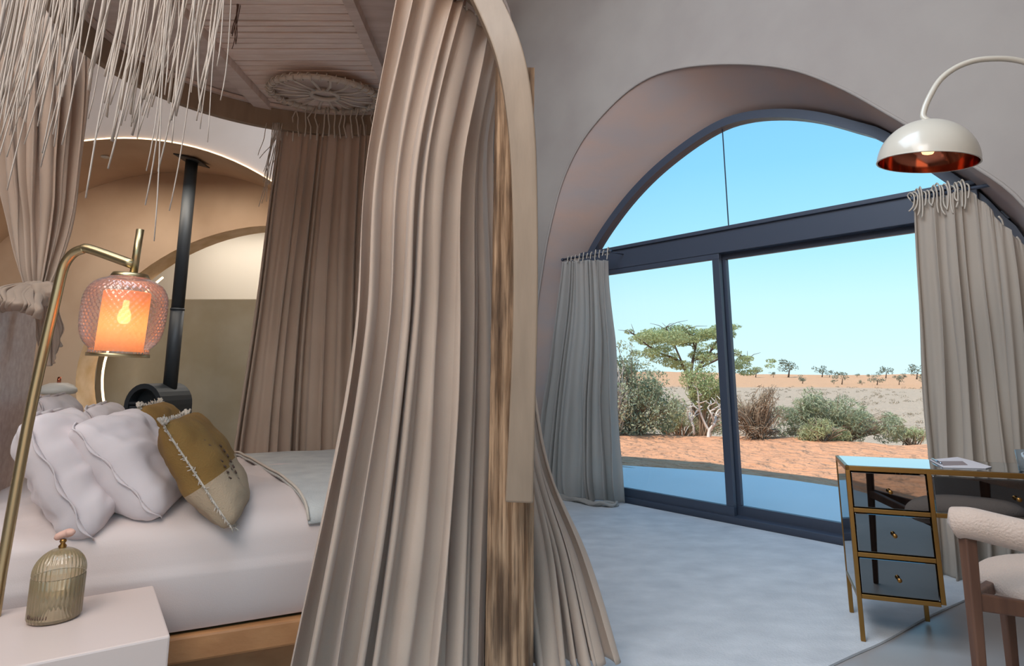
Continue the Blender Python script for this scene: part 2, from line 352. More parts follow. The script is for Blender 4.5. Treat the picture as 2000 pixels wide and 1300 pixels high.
# floor
fl = box('floor', WP(.8, 6.2, -.04), 9.2, 12.7, .08, M['screed'], None, 0, U, N); tag(fl, kind='structure')

# niche wall with the lit arch, niche soffit, moon gate, bathroom
NX, NZ, NR, NY = -3.63, .80, 2.59, 5.6
def arcp(n, r=NR, y=NY): return [Vector((NX - r, y, 0))] + [Vector((NX + r * cos(pi - pi * i / n), y, NZ + r * sin(pi - pi * i / n))) for i in range(n + 1)] + [Vector((NX + r, y, 0))]
ap = arcp(60)
ngon_obj('wall_niche', [Vector((-7.6, NY, 0)), Vector((-7.6, NY, 5.5)), Vector((-.6, NY, 5.5)), Vector((-.6, NY, 0))] + list(reversed(ap)), M['plaster_lit'])['kind'] = 'structure'
box('wall_return', (-.52, 6.85, 2.75), .16, 2.5, 5.5, M['plaster'], None, 0)['kind'] = 'structure'
GY = 6.62
V, Fc = [], []; bp_ = arcp(60, NR, GY)
for a in ap: V.append(a)
for b in bp_: V.append(b)
n_ = len(ap)
for i in range(n_ - 1): Fc.append((i, i + 1, n_ + i + 1, n_ + i))
tag(mesh('trim_3', V, Fc, M['niche'], None, True), kind='structure')
GXc, GRX, GRZ, GZ = (510 - 1000) / 1250 * GY, 1.91, 1.56, 1.23
def gate(n, y, k=1.0):
    out = []; a0 = -.80
    for i in range(n + 1):
        a = (pi - a0) + (-(pi - 2 * a0)) * i / n
        c_, s_ = cos(a), sin(a); out.append(Vector((GXc + k * GRX * math.copysign(abs(c_) ** 1.06, c_), y, max(0.0, GZ + k * GRZ * math.copysign(abs(s_) ** 1.06, s_)))))
    return out
def gate2(n, y):
    g = gate(n, y); g[0].z = 0; g[-1].z = 0; return g
g1 = gate2(70, GY); g2 = gate2(70, GY + .30)
ngon_obj('wall_gate', bp_ + list(reversed(g1)), M['niche'])['kind'] = 'structure'
V = g1 + g2; n_ = len(g1); Fc = [(i, i + 1, n_ + i + 1, n_ + i) for i in range(n_ - 1)]
tag(mesh('trim_4', V, Fc, M['gate_edge'], None, True), kind='structure')
box('wall_bathroom', (-3.5, 8.45, 2), 5.6, .1, 4, M['white_plaster'], None, 0)['kind'] = 'structure'
box('wall_bathroom_left', (-6.3, 7.5, 2), .1, 2, 4, M['white_plaster'], None, 0)['kind'] = 'structure'
box('wall_bathroom_right', (-.72, 7.5, 2), .1, 2, 4, M['white_plaster'], None, 0)['kind'] = 'structure'
box('ceiling_bathroom', (-3.5, 7.5, 3.6), 5.6, 2, .1, M['white_plaster'], None, 0)['kind'] = 'structure'
box('wall_shower', (-3.0, 7.35, 1.035), 3.46, .14, 2.07, M['taupe'], None, .01)['kind'] = 'structure'
box('floor_bathroom', (-3.5, 7.0, -.045), 6, 3, .07, M['screed'], None, 0)['kind'] = 'structure'
led = tube('led_strip', [Vector((p.x, p.y - .012, p.z)) for p in arcp(60)[3:-3]], .0065, M['led'], None, 6); tag(led, 'thin warm light strip along the edge of the tall plaster arch', 'light strip')
led2 = tube('led_strip', [p + Vector((.05, .05, 0)) for p in g2[8:24]], .012, M['led'], None, 6); tag(led2, 'short glowing strip at the left rim of the round plaster opening', 'light strip')

# ---------------------------------------------------------------- window_1
win = bpy.data.objects.new('window_1', None); C.objects.link(win); win.location = WP(1.5, 0, 0); bpy.context.view_layer.update(); tag(win, kind='structure')
win.matrix_basis = Matrix.Translation(WP(1.5, 0, 0))
ctr = Vector((1.5, 1.2, 0))
def inset(p, d):
    out = []
    for i in range(len(p)):
        a = Vector((*p[max(i - 1, 0)], 0)); b = Vector((*p[min(i + 1, len(p) - 1)], 0)); t = (b - a).normalized(); nn = Vector((t.y, -t.x, 0)); out.append((p[i][0] + nn.x * d, p[i][1] + nn.y * d))
    return out
fi = inset(fr, .075); V, Fc = [], []
for (pl, t) in ((fr, .03), (fi, .03), (fi, -.08), (fr, -.08)):
    for s, z in pl: V.append(WP(s, t, z))
for r_ in range(4):
    for i in range(NA - 1): Fc.append((r_ * NA + i, r_ * NA + i + 1, ((r_ + 1) % 4) * NA + i + 1, ((r_ + 1) % 4) * NA + i))
mesh('arch_frame', V, Fc, M['black_metal'], win)
def wbox(name, s0, s1, z0, z1, t0, t1, m, parent, bev=.004):
    return box(name, WP((s0 + s1) / 2, (t0 + t1) / 2, (z0 + z1) / 2), s1 - s0, t1 - t0, z1 - z0, m, parent, bev, U, N, Z)
wbox('transom', -.50, 3.22, 2.29, 2.50, -.09, .06, M['black_metal'], win)
wbox('transom_ledge', -.50, 3.22, 2.485, 2.52, -.1, .085, M['black_metal'], win)
wbox('track', -.56, 3.56, 0, .055, -.11, .09, M['black_metal'], win)
# two sliding leaves
for nm, s0, s1, t in (('left', -.53, 1.27, .03), ('right', 1.22, 3.53, -.05)):
    d = bpy.data.objects.new('sliding_door', None); C.objects.link(d); d.parent = win; d.matrix_parent_inverse = win.matrix_basis.inverted()
    d.matrix_basis = Matrix.Identity(4)
    def lb(name, a, b, c, e, mt=M['black_metal'], th=.045):
        o = wbox(name, a, b, c, e, t - th / 2, t + th / 2, mt, None, .003); o.parent = d; return o
    lb('bottom_rail', s0, s1, .05, .13); lb('top_rail', s0, s1, 2.24, 2.30); lb('stile', s0, s0 + .07, .13, 2.24); lb('stile', s1 - .07, s1, .13, 2.24)
    lb('pane', s0 + .07, s1 - .07, .13, 2.24, M['window_glass'], .001).modifiers.clear()
gl = inset(fr, .04); up_ = [q for q in gl if q[1] > 2.5]
mod_solid(ngon_obj('upper_pane', [WP(s, -.03, z) for s, z in up_], M['window_glass'], win), .01)
wbox('pane_joint', 1.335, 1.343, 2.5, 3.50, -.034, -.026, M['black_metal'], win, 0)

# ---------------------------------------------------------------- outside: deck, terrain
dk = cat([WP(-2.6, -.11, 0), WP(-2.4, -1.3, 0), WP(-1.2, -1.75, 0), F(1208, 908), F(1427, 923), F(1646, 952), F(1900, 1000), WP(5.2, -1.4, 0), WP(5.4, -.11, 0)], 60)
bm = bmesh.new(); f0 = bm.faces.new([bm.verts.new(p) for p in dk]); r_ = bmesh.ops.extrude_face_region(bm, geom=[f0])
for v in r_['geom']:
    if isinstance(v, bmesh.types.BMVert): v.co.z -= .12
tag(frombm('deck', bm, M['deck']), 'smooth pale concrete terrace curving outside the glass doors', 'terrace', kind='structure')
def hgt(x, y):
    d = sqrt(x * x + y * y); z = -.05
    out = (Vector((x, y, 0)) - A).dot(-N); sd_ = (Vector((x, y, 0)) - A).dot(U)
    z += .035 * (noise.noise(Vector((x * .9, y * .9, 0))) + .6 * noise.noise(Vector((x * 2.4, y * 2.4, 3)))) * min(1, max(0, (out - 1.5)) + max(0, sd_ - 6.5))
    if y > 5:
        k = min(1, max(0, (y - 8.6) / 4)); z += .10 * k * (.5 + .8 * noise.noise(Vector((x * .35, 5, 0))))
        # dip behind the crest down to the dry plain
        lim = 12.3 + 2.4 * max(0, min(1, (3.4 - x) / 1.6)) - 1.2 * max(0, min(1, (x - 5) / 2))
        k = min(1, max(0, (y - lim) / 9)); k = k * k * (3 - 2 * k); z -= 1.75 * k
        if y > 30: z += .25 * noise.noise(Vector((x * .06, y * .1, 0)))
        k = min(1, max(0, (y - 125) / 60)); z += k * (2.0 + 1.1 * noise.noise(Vector((x * .03, y * .012, 7))) - .010 * max(-80, min(x - 20, 120)))
    return z
# polar grid around the camera
V, Fc = [], []; rings = [0]; r = 1.2
while r < 420: rings.append(r); r *= 1.022 if r > 6 else 1.06
K = 420
for r in rings:
    for j in range(K):
        if r == 0: pass
        # denser towards the view
        q = j / K; a = 2 * pi * q; a = pi / 2 + (a - pi) - .72 * sin(a - pi) if True else a
        x, y = r * cos(a), r * sin(a); V.append((x, y, hgt(x, y)))
for i in range(len(rings) - 1):
    for j in range(K): Fc.append((i * K + j, i * K + (j + 1) % K, (i + 1) * K + (j + 1) % K, (i + 1) * K + j))
gm = mesh('sand', V, Fc, M['ground'], None, True); gm.location.z = 0; tag(gm, kind='structure')

# ---------------------------------------------------------------- plants
def leaves_geo(clusters, n, size, rnd, flat=1.0, up=.3, el=2.6):
    V, Fc = [], []; tot = sum(c[1] ** 2 for c in clusters)
    for c, r in clusters:
        for _ in range(int(n * r * r / tot)):
            while True:
                q = Vector((rnd.uniform(-1, 1), rnd.uniform(-1, 1), rnd.uniform(-1, 1)))
                if .15 < q.length < 1: break
            q = q.normalized() * (q.length ** .5); p = Vector(c) + Vector((q.x * r, q.y * r, q.z * r * flat))
            d = Vector((rnd.gauss(0, 1), rnd.gauss(0, 1), rnd.gauss(up, 1))).normalized(); e = d.orthogonal().normalized(); s = size * rnd.uniform(.6, 1.4)
            e = Matrix.Rotation(rnd.uniform(0, 6.28), 3, d) @ e
            b = len(V); V += [p - d * s * el / 2, p + e * s / 2, p + d * s * el / 2, p - e * s / 2]; Fc.append((b, b + 1, b + 2, b + 3))
    return V, Fc
def branches(start, direc, length, rad, depth, rnd, out, tips, spread=.6, up=.15, k=5):
    pts = [start]; d = direc.normalized(); n = 5; p = start
    for i in range(n):
        d = (d + Vector((rnd.gauss(0, .16), rnd.gauss(0, .16), rnd.gauss(up * .3, .12)))).normalized(); p = p + d * length / n; pts.append(p)
    out.append(tube_geo(pts, [rad * (1 - .5 * i / n) for i in range(n + 1)], k))
    if depth == 0: tips.append(p); return
    for _ in range(rnd.choice((2, 3))):
        dd = (d + Vector((rnd.gauss(0, spread), rnd.gauss(0, spread), rnd.gauss(up, spread * .5)))).normalized()
        branches(pts[rnd.choice((3, 4, 5))], dd, length * rnd.uniform(.6, .85), rad * .55, depth - 1, rnd, out, tips, spread, up, max(3, k - 1))
def gz(x, y): return hgt(x, y)

rnd = random.Random(3)
# umbrella acacia
AY = 16.0
base = Vector((P(1362, 700, AY).x, AY, 0)); base.z = gz(base.x, base.y) - .05
def at(px, py, y=AY, dy=0): q = P(px, py, y); q.y += dy; return q
ac = thing('acacia_tree', base, 'flat-topped green acacia tree left of the door mullion', 'tree')
br = []
fork = at(1348, 745)
br.append(tube_geo(cat([base, at(1358, 800), fork], 8), [.11, .1, .095, .09, .085, .08, .075, .07], 7))
for pts, r in (([fork, at(1335, 715), at(1318, 700), at(1290, 690), at(1262, 672), at(1228, 645)], .05), ([fork, at(1352, 710), at(1358, 680), at(1362, 655)], .05),
               ([fork, at(1362, 720), at(1385, 690), at(1405, 660), at(1425, 640)], .045), ([at(1335, 715), at(1320, 680), at(1310, 655), at(1300, 640)], .03),
               ([at(1362, 720), at(1395, 705), at(1430, 690), at(1470, 700, dy=.4), at(1478, 715, dy=.4)], .03), ([at(1358, 680), at(1345, 650), at(1335, 640)], .025)):
    c = cat(pts, 14); br.append(tube_geo(c, [r * (1 - .75 * i / 13) for i in range(14)], 6))
    for _ in range(7):
        q = c[rnd.randint(5, 13)]; e = q + Vector((rnd.gauss(0, .35), rnd.gauss(0, .4), rnd.uniform(0, .3))); br.append(tube_geo([q, q.lerp(e, .5) + Vector((0, 0, .04)), e], [.012, .008, .004], 3))
multi('trunk', br, M['bark'], ac)
cl = []
for px, py, r in ((1262, 665, .30), (1280, 655, .36), (1300, 662, .42), (1320, 650, .4), (1290, 680, .34), (1340, 652, .42), (1350, 668, .36), (1262, 690, .28), (1305, 695, .26),
                  (1365, 660, .34), (1385, 652, .38), (1405, 650, .32), (1400, 668, .3), (1350, 695, .30), (1330, 705, .25), (1375, 700, .28), (1395, 695, .24), (1412, 640, .18),
                  (1460, 700, .18), (1475, 712, .2), (1462, 725, .26), (1435, 712, .3), (1410, 690, .22), (1245, 655, .16)):
    for _ in range(3): cl.append((at(px + rnd.gauss(0, 9), py + rnd.gauss(0, 6), dy=rnd.gauss(0, .45)), r * rnd.uniform(.6, 1.05)))
v, f = leaves_geo(cl, 24000, .021, rnd, .42)
tag(mesh('foliage', v, f, M['leaf_olive'], ac), kind='stuff')
# young green shrub in front of the trunk
def bush(name, label, px, py, y, clusters, n, size, m, twigs=40, tm='twig', flat=.8, cat_='bush', el=2.6, group=None):
    b = P(px, py, y); b.z = gz(b.x, b.y) - .03; t = thing(name, b, label, cat_, group); g = []
    cc = []
    for cx, cy, r in clusters:
        q = P(cx, cy, y)
        for _ in range(4): cc.append((q + Vector((rnd.gauss(0, r * .5), rnd.gauss(0, r * .6), rnd.gauss(0, r * .35))), r * rnd.uniform(.6, 1.1)))
    for _ in range(twigs):
        q, r = rnd.choice(cc); e = q + Vector((rnd.gauss(0, r * .6), rnd.gauss(0, r * .6), rnd.uniform(0, r))); m_ = b.lerp(e, .55) + Vector((rnd.gauss(0, .08), rnd.gauss(0, .08), .1))
        g.append(tube_geo(cat([b + Vector((rnd.gauss(0, .06), rnd.gauss(0, .06), 0)), m_, e], 6), [.014, .012, .01, .008, .006, .003], 3))
    multi('stems', g, M[tm], t)
    v, f = leaves_geo(cc, n, size, rnd, flat, .5, el); tag(mesh('foliage', v, f, m, t), kind='stuff'); return t
bush('thorn_bush', 'large dense grey-green bush beside the left window curtain', 1245, 862, 13.0,
     [(1215, 835, .36), (1205, 790, .4), (1240, 800, .42), (1270, 780, .36), (1290, 800, .34), (1225, 755, .4), (1260, 740, .3), (1205, 730, .36), (1200, 700, .3), (1300, 830, .24), (1255, 835, .34), (1230, 710, .28), (1175, 780, .5), (1160, 720, .45), (1310, 790, .22), (1280, 755, .24)], 15000, .024, M['leaf_dark'], 120)
bush('green_shrub', 'bright green leafy shrub growing under the flat-topped acacia', 1372, 845, 14.8,
     [(1350, 735, .2), (1372, 728, .24), (1365, 755, .26), (1392, 760, .26), (1400, 785, .24), (1350, 770, .2), (1418, 770, .2), (1380, 790, .2)], 5000, .024, M['leaf_olive'], 40)
bush('dry_bush', 'brown leafless thorny bush just right of the door mullion', 1480, 850, 12.4,
     [(1460, 800, .28), (1480, 815, .3), (1500, 800, .22), (1470, 840, .26), (1505, 830, .2), (1445, 845, .24), (1430, 800, .24), (1495, 780, .2), (1515, 845, .12)], 1600, .012, M['twig'], 330, el=9)
bush('spiky_bush', 'wide low grey-green bush on the sand right of the mullion', 1640, 850, 12.8,
     [(1575, 820, .26), (1600, 800, .3), (1630, 795, .32), (1665, 805, .32), (1700, 820, .28), (1730, 838, .2), (1640, 825, .3), (1610, 838, .24), (1680, 838, .26), (1570, 795, .2), (1755, 845, .12), (1590, 845, .2), (1545, 815, .24), (1535, 840, .2), (1740, 825, .2)], 12000, .014, M['leaf_dark'], 160, 'twig', .7, 'bush', 7)
bush('grass_tuft', 'yellow-green wispy tuft in front of the wide low bush', 1600, 858, 12.1,
     [(1590, 845, .18), (1610, 830, .18), (1625, 845, .16), (1650, 850, .14), (1570, 850, .14)], 1900, .012, M['leaf_pale'], 60, 'twig', .8, 'grass', 9)
bush('grass_tuft', 'small yellow-green tuft right of the wide low bush', 1775, 850, 13.2,
     [(1765, 842, .16), (1785, 840, .16), (1800, 848, .12), (1750, 850, .12)], 1200, .012, M['leaf_pale'], 30, 'twig', .6, 'grass', 9)
bush('grey_scrub', 'bare grey twiggy scrub behind the left window curtain', 1195, 800, 12.6,
     [(1190, 760, .25), (1205, 770, .2), (1200, 740, .2), (1215, 790, .2)], 500, .012, M['twig'], 160, 'dead_wood', .8, 'bush', 8)
bush('low_scrub', 'dry brown scrub at the foot of the acacia trunk', 1330, 838, 15.4,
     [(1310, 825, .24), (1335, 822, .24), (1325, 800, .24), (1360, 830, .22), (1395, 835, .24), (1290, 835, .2), (1420, 830, .25), (1415, 800, .2)], 3600, .014, M['leaf_pale'], 90, 'twig', .8, 'bush', 6)
# bleached dead branches
def dwood(name, label, px, py, y, lines):
    b = P(px, py, y); b.z = gz(b.x, b.y) - .04; t = thing(name, b, label, 'dead wood'); g = []
    for pts, r in lines:
        c = cat([P(a, b_, y) + Vector((0, rnd.gauss(0, .05), 0)) for a, b_ in pts], 12); g.append(tube_geo(c, [r * (1 - .7 * i / 11) for i in range(12)], 6))
        for _ in range(5):
            q = c[rnd.randint(4, 11)]; e = q + Vector((rnd.gauss(0, .14), rnd.gauss(0, .1), rnd.uniform(.02, .2))); g.append(tube_geo([q, q.lerp(e, .5) + Vector((rnd.gauss(0, .03), 0, 0)), e], [.014, .010, .004], 4))
    multi('branches', g, M['dead_wood'], t)
dwood('dead_branch', 'bleached white dead branching trunk below the green shrub', 1382, 856, 12.6,
      [([(1382, 858), (1386, 840), (1396, 825), (1404, 805), (1418, 790)], .04), ([(1386, 842), (1375, 820), (1368, 800), (1364, 778), (1362, 762)], .03), ([(1396, 825), (1388, 808), (1384, 795), (1396, 785)], .026), ([(1404, 812), (1412, 800), (1420, 805)], .02), ([(1400, 820), (1415, 820), (1424, 812)], .02)])
dwood('dead_branch', 'thinner bleached white dead stem left of the branching one', 1354, 846, 12.9,
      [([(1354, 848), (1352, 830), (1346, 816), (1352, 806)], .026), ([(1350, 822), (1360, 805), (1370, 795)], .02), ([(1346, 818), (1342, 802), (1348, 790)], .016)])
sb = P(1452, 833, 12.9); tag(tube('fallen_branch', [P(1446, 831, 12.4), P(1470, 833, 12.4), P(1497, 834, 12.4)], [.02, .024, .016], M['dead_wood'], None, 6), 'straight white fallen branch lying in the brown thorny bush', 'dead wood')
# scrub dots on the plain (uncountable)
g = []
for _ in range(420):
    y = rnd.uniform(28, 120); x = rnd.uniform(-.1, .75) * y; c = Vector((x, y, gz(x, y) + .05)); r = rnd.uniform(.2, .5)
    v, f = leaves_geo([(c, r)], 40, .045, rnd, .45, .2, 3.5); g.append((v, f))
tag(multi('plain_scrub', g, M['scrub'], None, False), 'low dry scrub scattered over the pale plain', 'scrub', kind='stuff')
# far trees
far = [(1540, 741, 34), (1510, 738, 12), (1567, 746, 18), (1606, 742, 22), (1620, 735, 14), (1628, 745, 10), (1644, 749, 24), (1674, 740, 9), (1697, 738, 8), (1712, 743, 22),
       (1730, 738, 24), (1755, 745, 18), (1765, 740, 12), (1790, 738, 28), (1804, 750, 18), (1476, 742, 20), (1683, 748, 10), (1835, 742, 22), (1240, 722, 14), (1262, 720, 12)]
for i, (px, py, hp) in enumerate(far):
    y = 175 if py < 743 else 135; b = P(px, py, y); b.z = gz(b.x, b.y) - .1; h = hp * y / 1250 * 1.1; t = thing('dune_tree', b, {1540: 'broad dark tree on the far dune ridge, first right of the door mullion', 1790: 'widest far tree on the dune ridge next to the right curtain', 1644: 'low round green tree in front of the far dunes above the wide bush',
        1804: 'far small tree lower on the dunes, nearest the right curtain', 1835: 'far dune tree partly hidden by the right curtain', 1240: 'far small tree seen left of the acacia trunk', 1262: 'tiny far tree seen just left of the acacia trunk'}.get(px, 'small grey-green tree dotted on the far red dune ridge'), 'tree', 'trees on the distant dunes')
    tube('trunk', [b, b + Vector((.1 * h, 0, h * .45))], [.05 * h, .03 * h], M['bark'], t, 4)
    cc = [(b + Vector((rnd.gauss(0, .26) * h, rnd.gauss(0, .1) * h, h * rnd.uniform(.35, .85))), h * .22) for _ in range(10)]
    v, f = leaves_geo(cc, 420, .04 * h, rnd, .6); tag(mesh('foliage', v, f, M['far_leaf'], t), kind='stuff')
# ---------------------------------------------------------------- cloth
def cloth(name, levels, nf, amp, m, parent=None, nu=320, nv=60, seed=1, sharp=.75, zw=None, wob=.012, thick=.003, crimp=0):
    """levels: list of (weight position 0..1 downwards, polyline of 3D points); folds displace across the sheet"""
    rn = random.Random(seed); lv = [cat(pl, nu) for _, pl in levels]; pos = [p for p, _ in levels]
    ph = [rn.uniform(0, 6.28) for _ in range(8)]; amps = [rn.uniform(.55, 1.25) for _ in range(int(nf) + 6)]
    def warp(u, v):
        return nf * u + .45 * sin(2 * pi * u * 2.3 + ph[0]) + .28 * sin(2 * pi * u * 5.1 + ph[1]) + .22 * v * sin(2 * pi * u * 1.4 + ph[2]) + .1 * v * sin(9 * v + ph[3] + 9 * u)
    V = []
    for j in range(nv):
        v = j / (nv - 1)
        # catmull over levels
        k = 0
        while k < len(pos) - 2 and v > pos[k + 1]: k += 1
        t = (v - pos[k]) / (pos[k + 1] - pos[k]); i0, i1, i2, i3 = max(k - 1, 0), k, k + 1, min(k + 2, len(pos) - 1)
        row = []
        for i in range(nu):
            a, b, c, d = lv[i0][i], lv[i1][i], lv[i2][i], lv[i3][i]
            row.append(.5 * ((2 * b) + (c - a) * t + (2 * a - 5 * b + 4 * c - d) * t * t + (3 * b - a - 3 * c + d) * t ** 3) if len(pos) > 2 else b.lerp(c, t))
        aa = amp(v) if callable(amp) else amp
        for i in range(nu):
            tn = row[min(i + 1, nu - 1)] - row[max(i - 1, 0)]; tn.z = 0
            if tn.length < 1e-7: tn = Vector((1, 0, 0))
            tn.normalize(); nn = Vector((tn.y, -tn.x, 0)); u = i / (nu - 1); w_ = warp(u, v); s_ = sin(2 * pi * w_)
            fo = math.copysign(abs(s_) ** sharp, s_) * amps[int(w_ + 2) % len(amps)]
            lean = .45 * cos(2 * pi * w_) * aa
            p = row[i] + nn * (fo * aa) + tn * lean
            p += nn * wob * noise.noise(Vector((u * 6, v * 3, seed))) * 2
            if crimp: p += nn * crimp * sin(40 * u * 6.28 + 3 * sin(30 * u)) * max(0, 1 - v * 12)
            V.append(p)
    Fc = [(j * nu + i, j * nu + i + 1, (j + 1) * nu + i + 1, (j + 1) * nu + i) for j in range(nv - 1) for i in range(nu - 1)]
    o = mesh(name, V, Fc, m, parent, True)
    if thick: mod_solid(o, thick)
    return o

# ---------------------------------------------------------------- the bed canopy
CX, CY, CR, CZ = -1.18, 3.25, 1.11, 2.95
def RG(deg, z=CZ, r=CR): a = radians(deg); return Vector((CX + r * cos(a), CY + r * sin(a), z))
can = thing('bed_canopy', (CX, CY, CZ), 'round whitewashed timber canopy above the white bed', 'canopy')
def annulus(name, r0, r1, z0, z1, m, parent, k=120, c=(CX, CY)):
    V, Fc = [], []
    for r, z in ((r0, z0), (r1, z0), (r1, z1), (r0, z1)):
        for j in range(k): a = 2 * pi * j / k; V.append((c[0] + r * cos(a), c[1] + r * sin(a), z))
    for q in range(4):
        for j in range(k): Fc.append((q * k + j, q * k + (j + 1) % k, ((q + 1) % 4) * k + (j + 1) % k, ((q + 1) % 4) * k + j))
    return mesh(name, V, Fc, m, parent)
mod_bevel(annulus('ring_beam', CR + .01, CR + .055, CZ, CZ + .15, M['beam'], can), .004)
annulus('ring_cap', CR - .02, CR + .075, CZ + .15, CZ + .172, M['white_wood'], can)
RZ = CZ + .185
rnd = random.Random(11)
yy = CY - CR
x0l, x1l = -1.72, -.84
while yy < CY + CR + .05:
    wd = rnd.uniform(.055, .085); hw = sqrt(max(0, (CR + .07) ** 2 - (yy + wd / 2 - CY) ** 2)); a = max(x0l, CX - hw); b = min(x1l, CX + hw)
    if b - a > .1: box('lath', ((a + b) / 2, yy + wd / 2, RZ + rnd.uniform(0, .006)), b - a, wd - rnd.uniform(.006, .016), .014, M['lath'], can, .002, Matrix.Rotation(rnd.gauss(0, .006), 3, 'Z') @ X)
    yy += wd
def roof_piece(name, x0, x1, z0, z1, m):
    pts = []; n = 24
    lo = [(x0 + (x1 - x0) * i / n) for i in range(n + 1)]
    def hw(x): return sqrt(max(.0001, (CR + .07) ** 2 - (x - CX) ** 2))
    bot = [(x, CY - hw(x)) for x in lo] + [(x, CY + hw(x)) for x in reversed(lo)]
    bm = bmesh.new(); f = bm.faces.new([bm.verts.new((x, y, z0)) for x, y in bot]); r = bmesh.ops.extrude_face_region(bm, geom=[f])
    for g_ in r['geom']:
        if isinstance(g_, bmesh.types.BMVert): g_.co.z = z1
    return frombm(name, bm, m, can)
roof_piece('roof_panel', CX - CR - .06, x0l - .0, RZ - .005, RZ + .02, M['white_wood'])
roof_piece('roof_panel', x1l, CX + CR + .06, RZ - .005, RZ + .02, M['white_wood'])
roof_piece('roof_backing', x0l, x1l, RZ + .014, RZ + .03, M['lath_dark'])
roof_piece('rib', x1l - .012, x1l + .045, RZ - .06, RZ - .005, M['white_wood'])
roof_piece('rib', x0l - .10, x0l + .0, RZ - .055, RZ - .005, M['white_wood'])
# bent laminated beam strapped to the front of the post
bp3 = cat([RG(-36, CZ + .06, CR + .05), P(925, -40, 2.50), P(968, 40, 2.45), P(1000, 130, 2.40), P(1018, 250, 2.38), P(1025, 400, 2.37), P(1026, 600, 2.37), P(1020, 800, 2.37), P(1014, 978, 2.37)], 60)
V, Fc = [], []
for i, p in enumerate(bp3):
    t = (bp3[min(i + 1, 59)] - bp3[max(i - 1, 0)]).normalized(); sd2 = Vector((t.z, 0, -t.x)).normalized(); dp = t.cross(sd2).normalized()
    hw = .052 + .006 * sin(i * .1)
    for a, b in ((-1, -1), (1, -1), (1, 1), (-1, 1)): V.append(p + sd2 * hw * a + dp * .035 * b)
for i in range(59):
    for j in range(4): Fc.append((i * 4 + j, i * 4 + (j + 1) % 4, (i + 1) * 4 + (j + 1) % 4, (i + 1) * 4 + j))
Fc += [(3, 2, 1, 0), (236, 237, 238, 239)]
bb = mesh('bent_beam', V, Fc, M['beam'], can); mod_bevel(bb, .008)
# rope wheel lashed under the canopy
wh = thing('rope_wheel', P(632, 196, 4.1), 'round whitewashed rope-lashed wheel under the back of the canopy', 'wheel')
wc = P(634, 186, 4.0); ax = Vector((.03, -.10, 1)).normalized(); e1 = ax.cross(Yv).normalized() * -1; e2 = ax.cross(e1).normalized()
def wp(r, a, h=0): return wc + e1 * (r * cos(a)) + e2 * (r * sin(a)) + ax * h
tube('rim', [wp(.35, 2 * pi * i / 60) for i in range(60)], .020, M['cord'], wh, 8, close=True)
tube('inner_rim', [wp(.09, 2 * pi * i / 30) for i in range(30)], .016, M['cord'], wh, 8, close=True)
for i in range(16): tube('spoke', [wp(.08, 2 * pi * i / 16), wp(.22, 2 * pi * i / 16 + .06, -.01), wp(.35, 2 * pi * i / 16)], .011, M['cord'], wh, 6, .6)
bmw = bmesh.new(); bmw.faces.new([bmw.verts.new(wp(.345, 2 * pi * i / 48, .022)) for i in range(48)]); frombm('disc', bmw, M['white_wood'], wh)
g = []
for i in range(40):
    a = 2 * pi * i / 40; g.append(tube_geo([wp(.35 + .026 * cos(b), a + .012 * b, .026 * sin(b)) for b in [2 * pi * q / 8 for q in range(9)]], .0045, 4))
multi('lashing', g, M['cord'], wh)
tag(wh.children[0], None)

# canopy curtains
fc = thing('canopy_curtain', RG(-30, 0), 'long gathered beige linen curtain in front, left of the timber post', 'curtain')
def ring_arc(a, b, z=CZ - .02, n=7, r=CR): return [RG(a + (b - a) * i / (n - 1), z, r) for i in range(n)]
def lv(pts): return [P(px, py, y) for px, py, y in pts]
cloth('fabric', [(0, ring_arc(-50, 14)),
                 (.33, lv([(728, 300, 2.42), (790, 300, 2.42), (850, 300, 2.5), (900, 300, 2.68), (930, 300, 2.95), (945, 300, 3.15), (950, 300, 3.35)])),
                 (.55, lv([(704, 640, 2.40), (770, 640, 2.40), (835, 640, 2.46), (890, 640, 2.60), (925, 640, 2.80), (946, 640, 2.95), (956, 640, 3.1)])),
                 (.78, lv([(640, 1000, 2.36), (725, 1000, 2.38), (805, 1000, 2.44), (870, 1000, 2.55), (915, 1000, 2.68), (942, 1000, 2.8), (960, 1000, 2.92)])),
                 (1, [P(560, 1365, 2.32), P(660, 1365, 2.36), P(760, 1365, 2.40), P(850, 1365, 2.46), P(905, 1365, 2.54), P(935, 1365, 2.62), P(960, 1365, 2.70)])],
      9.4, lambda v: .024 + .026 * min(1, v * 1.6), M['curtain'], fc, 620, 90, 5, .62, wob=.012)
for v_ in fc.children[0].data.vertices: v_.co.z = max(v_.co.z, .003 + .0)
for i in range(14):
    a = -50 + 64 * (i + .5) / 14; q = RG(a, CZ + .0)
    tube('tie', [q + Vector((0, 0, -.03)), q + Vector((.012 * cos(i), .012 * sin(i * 2), .03)), RG(a, CZ + .165, CR + .03), RG(a + 1, CZ + .10, CR + .068), RG(a + 1.4, CZ - .05, CR + .03)], .006, M['cord'] if i % 3 else M['dark_cord'], fc, 5)
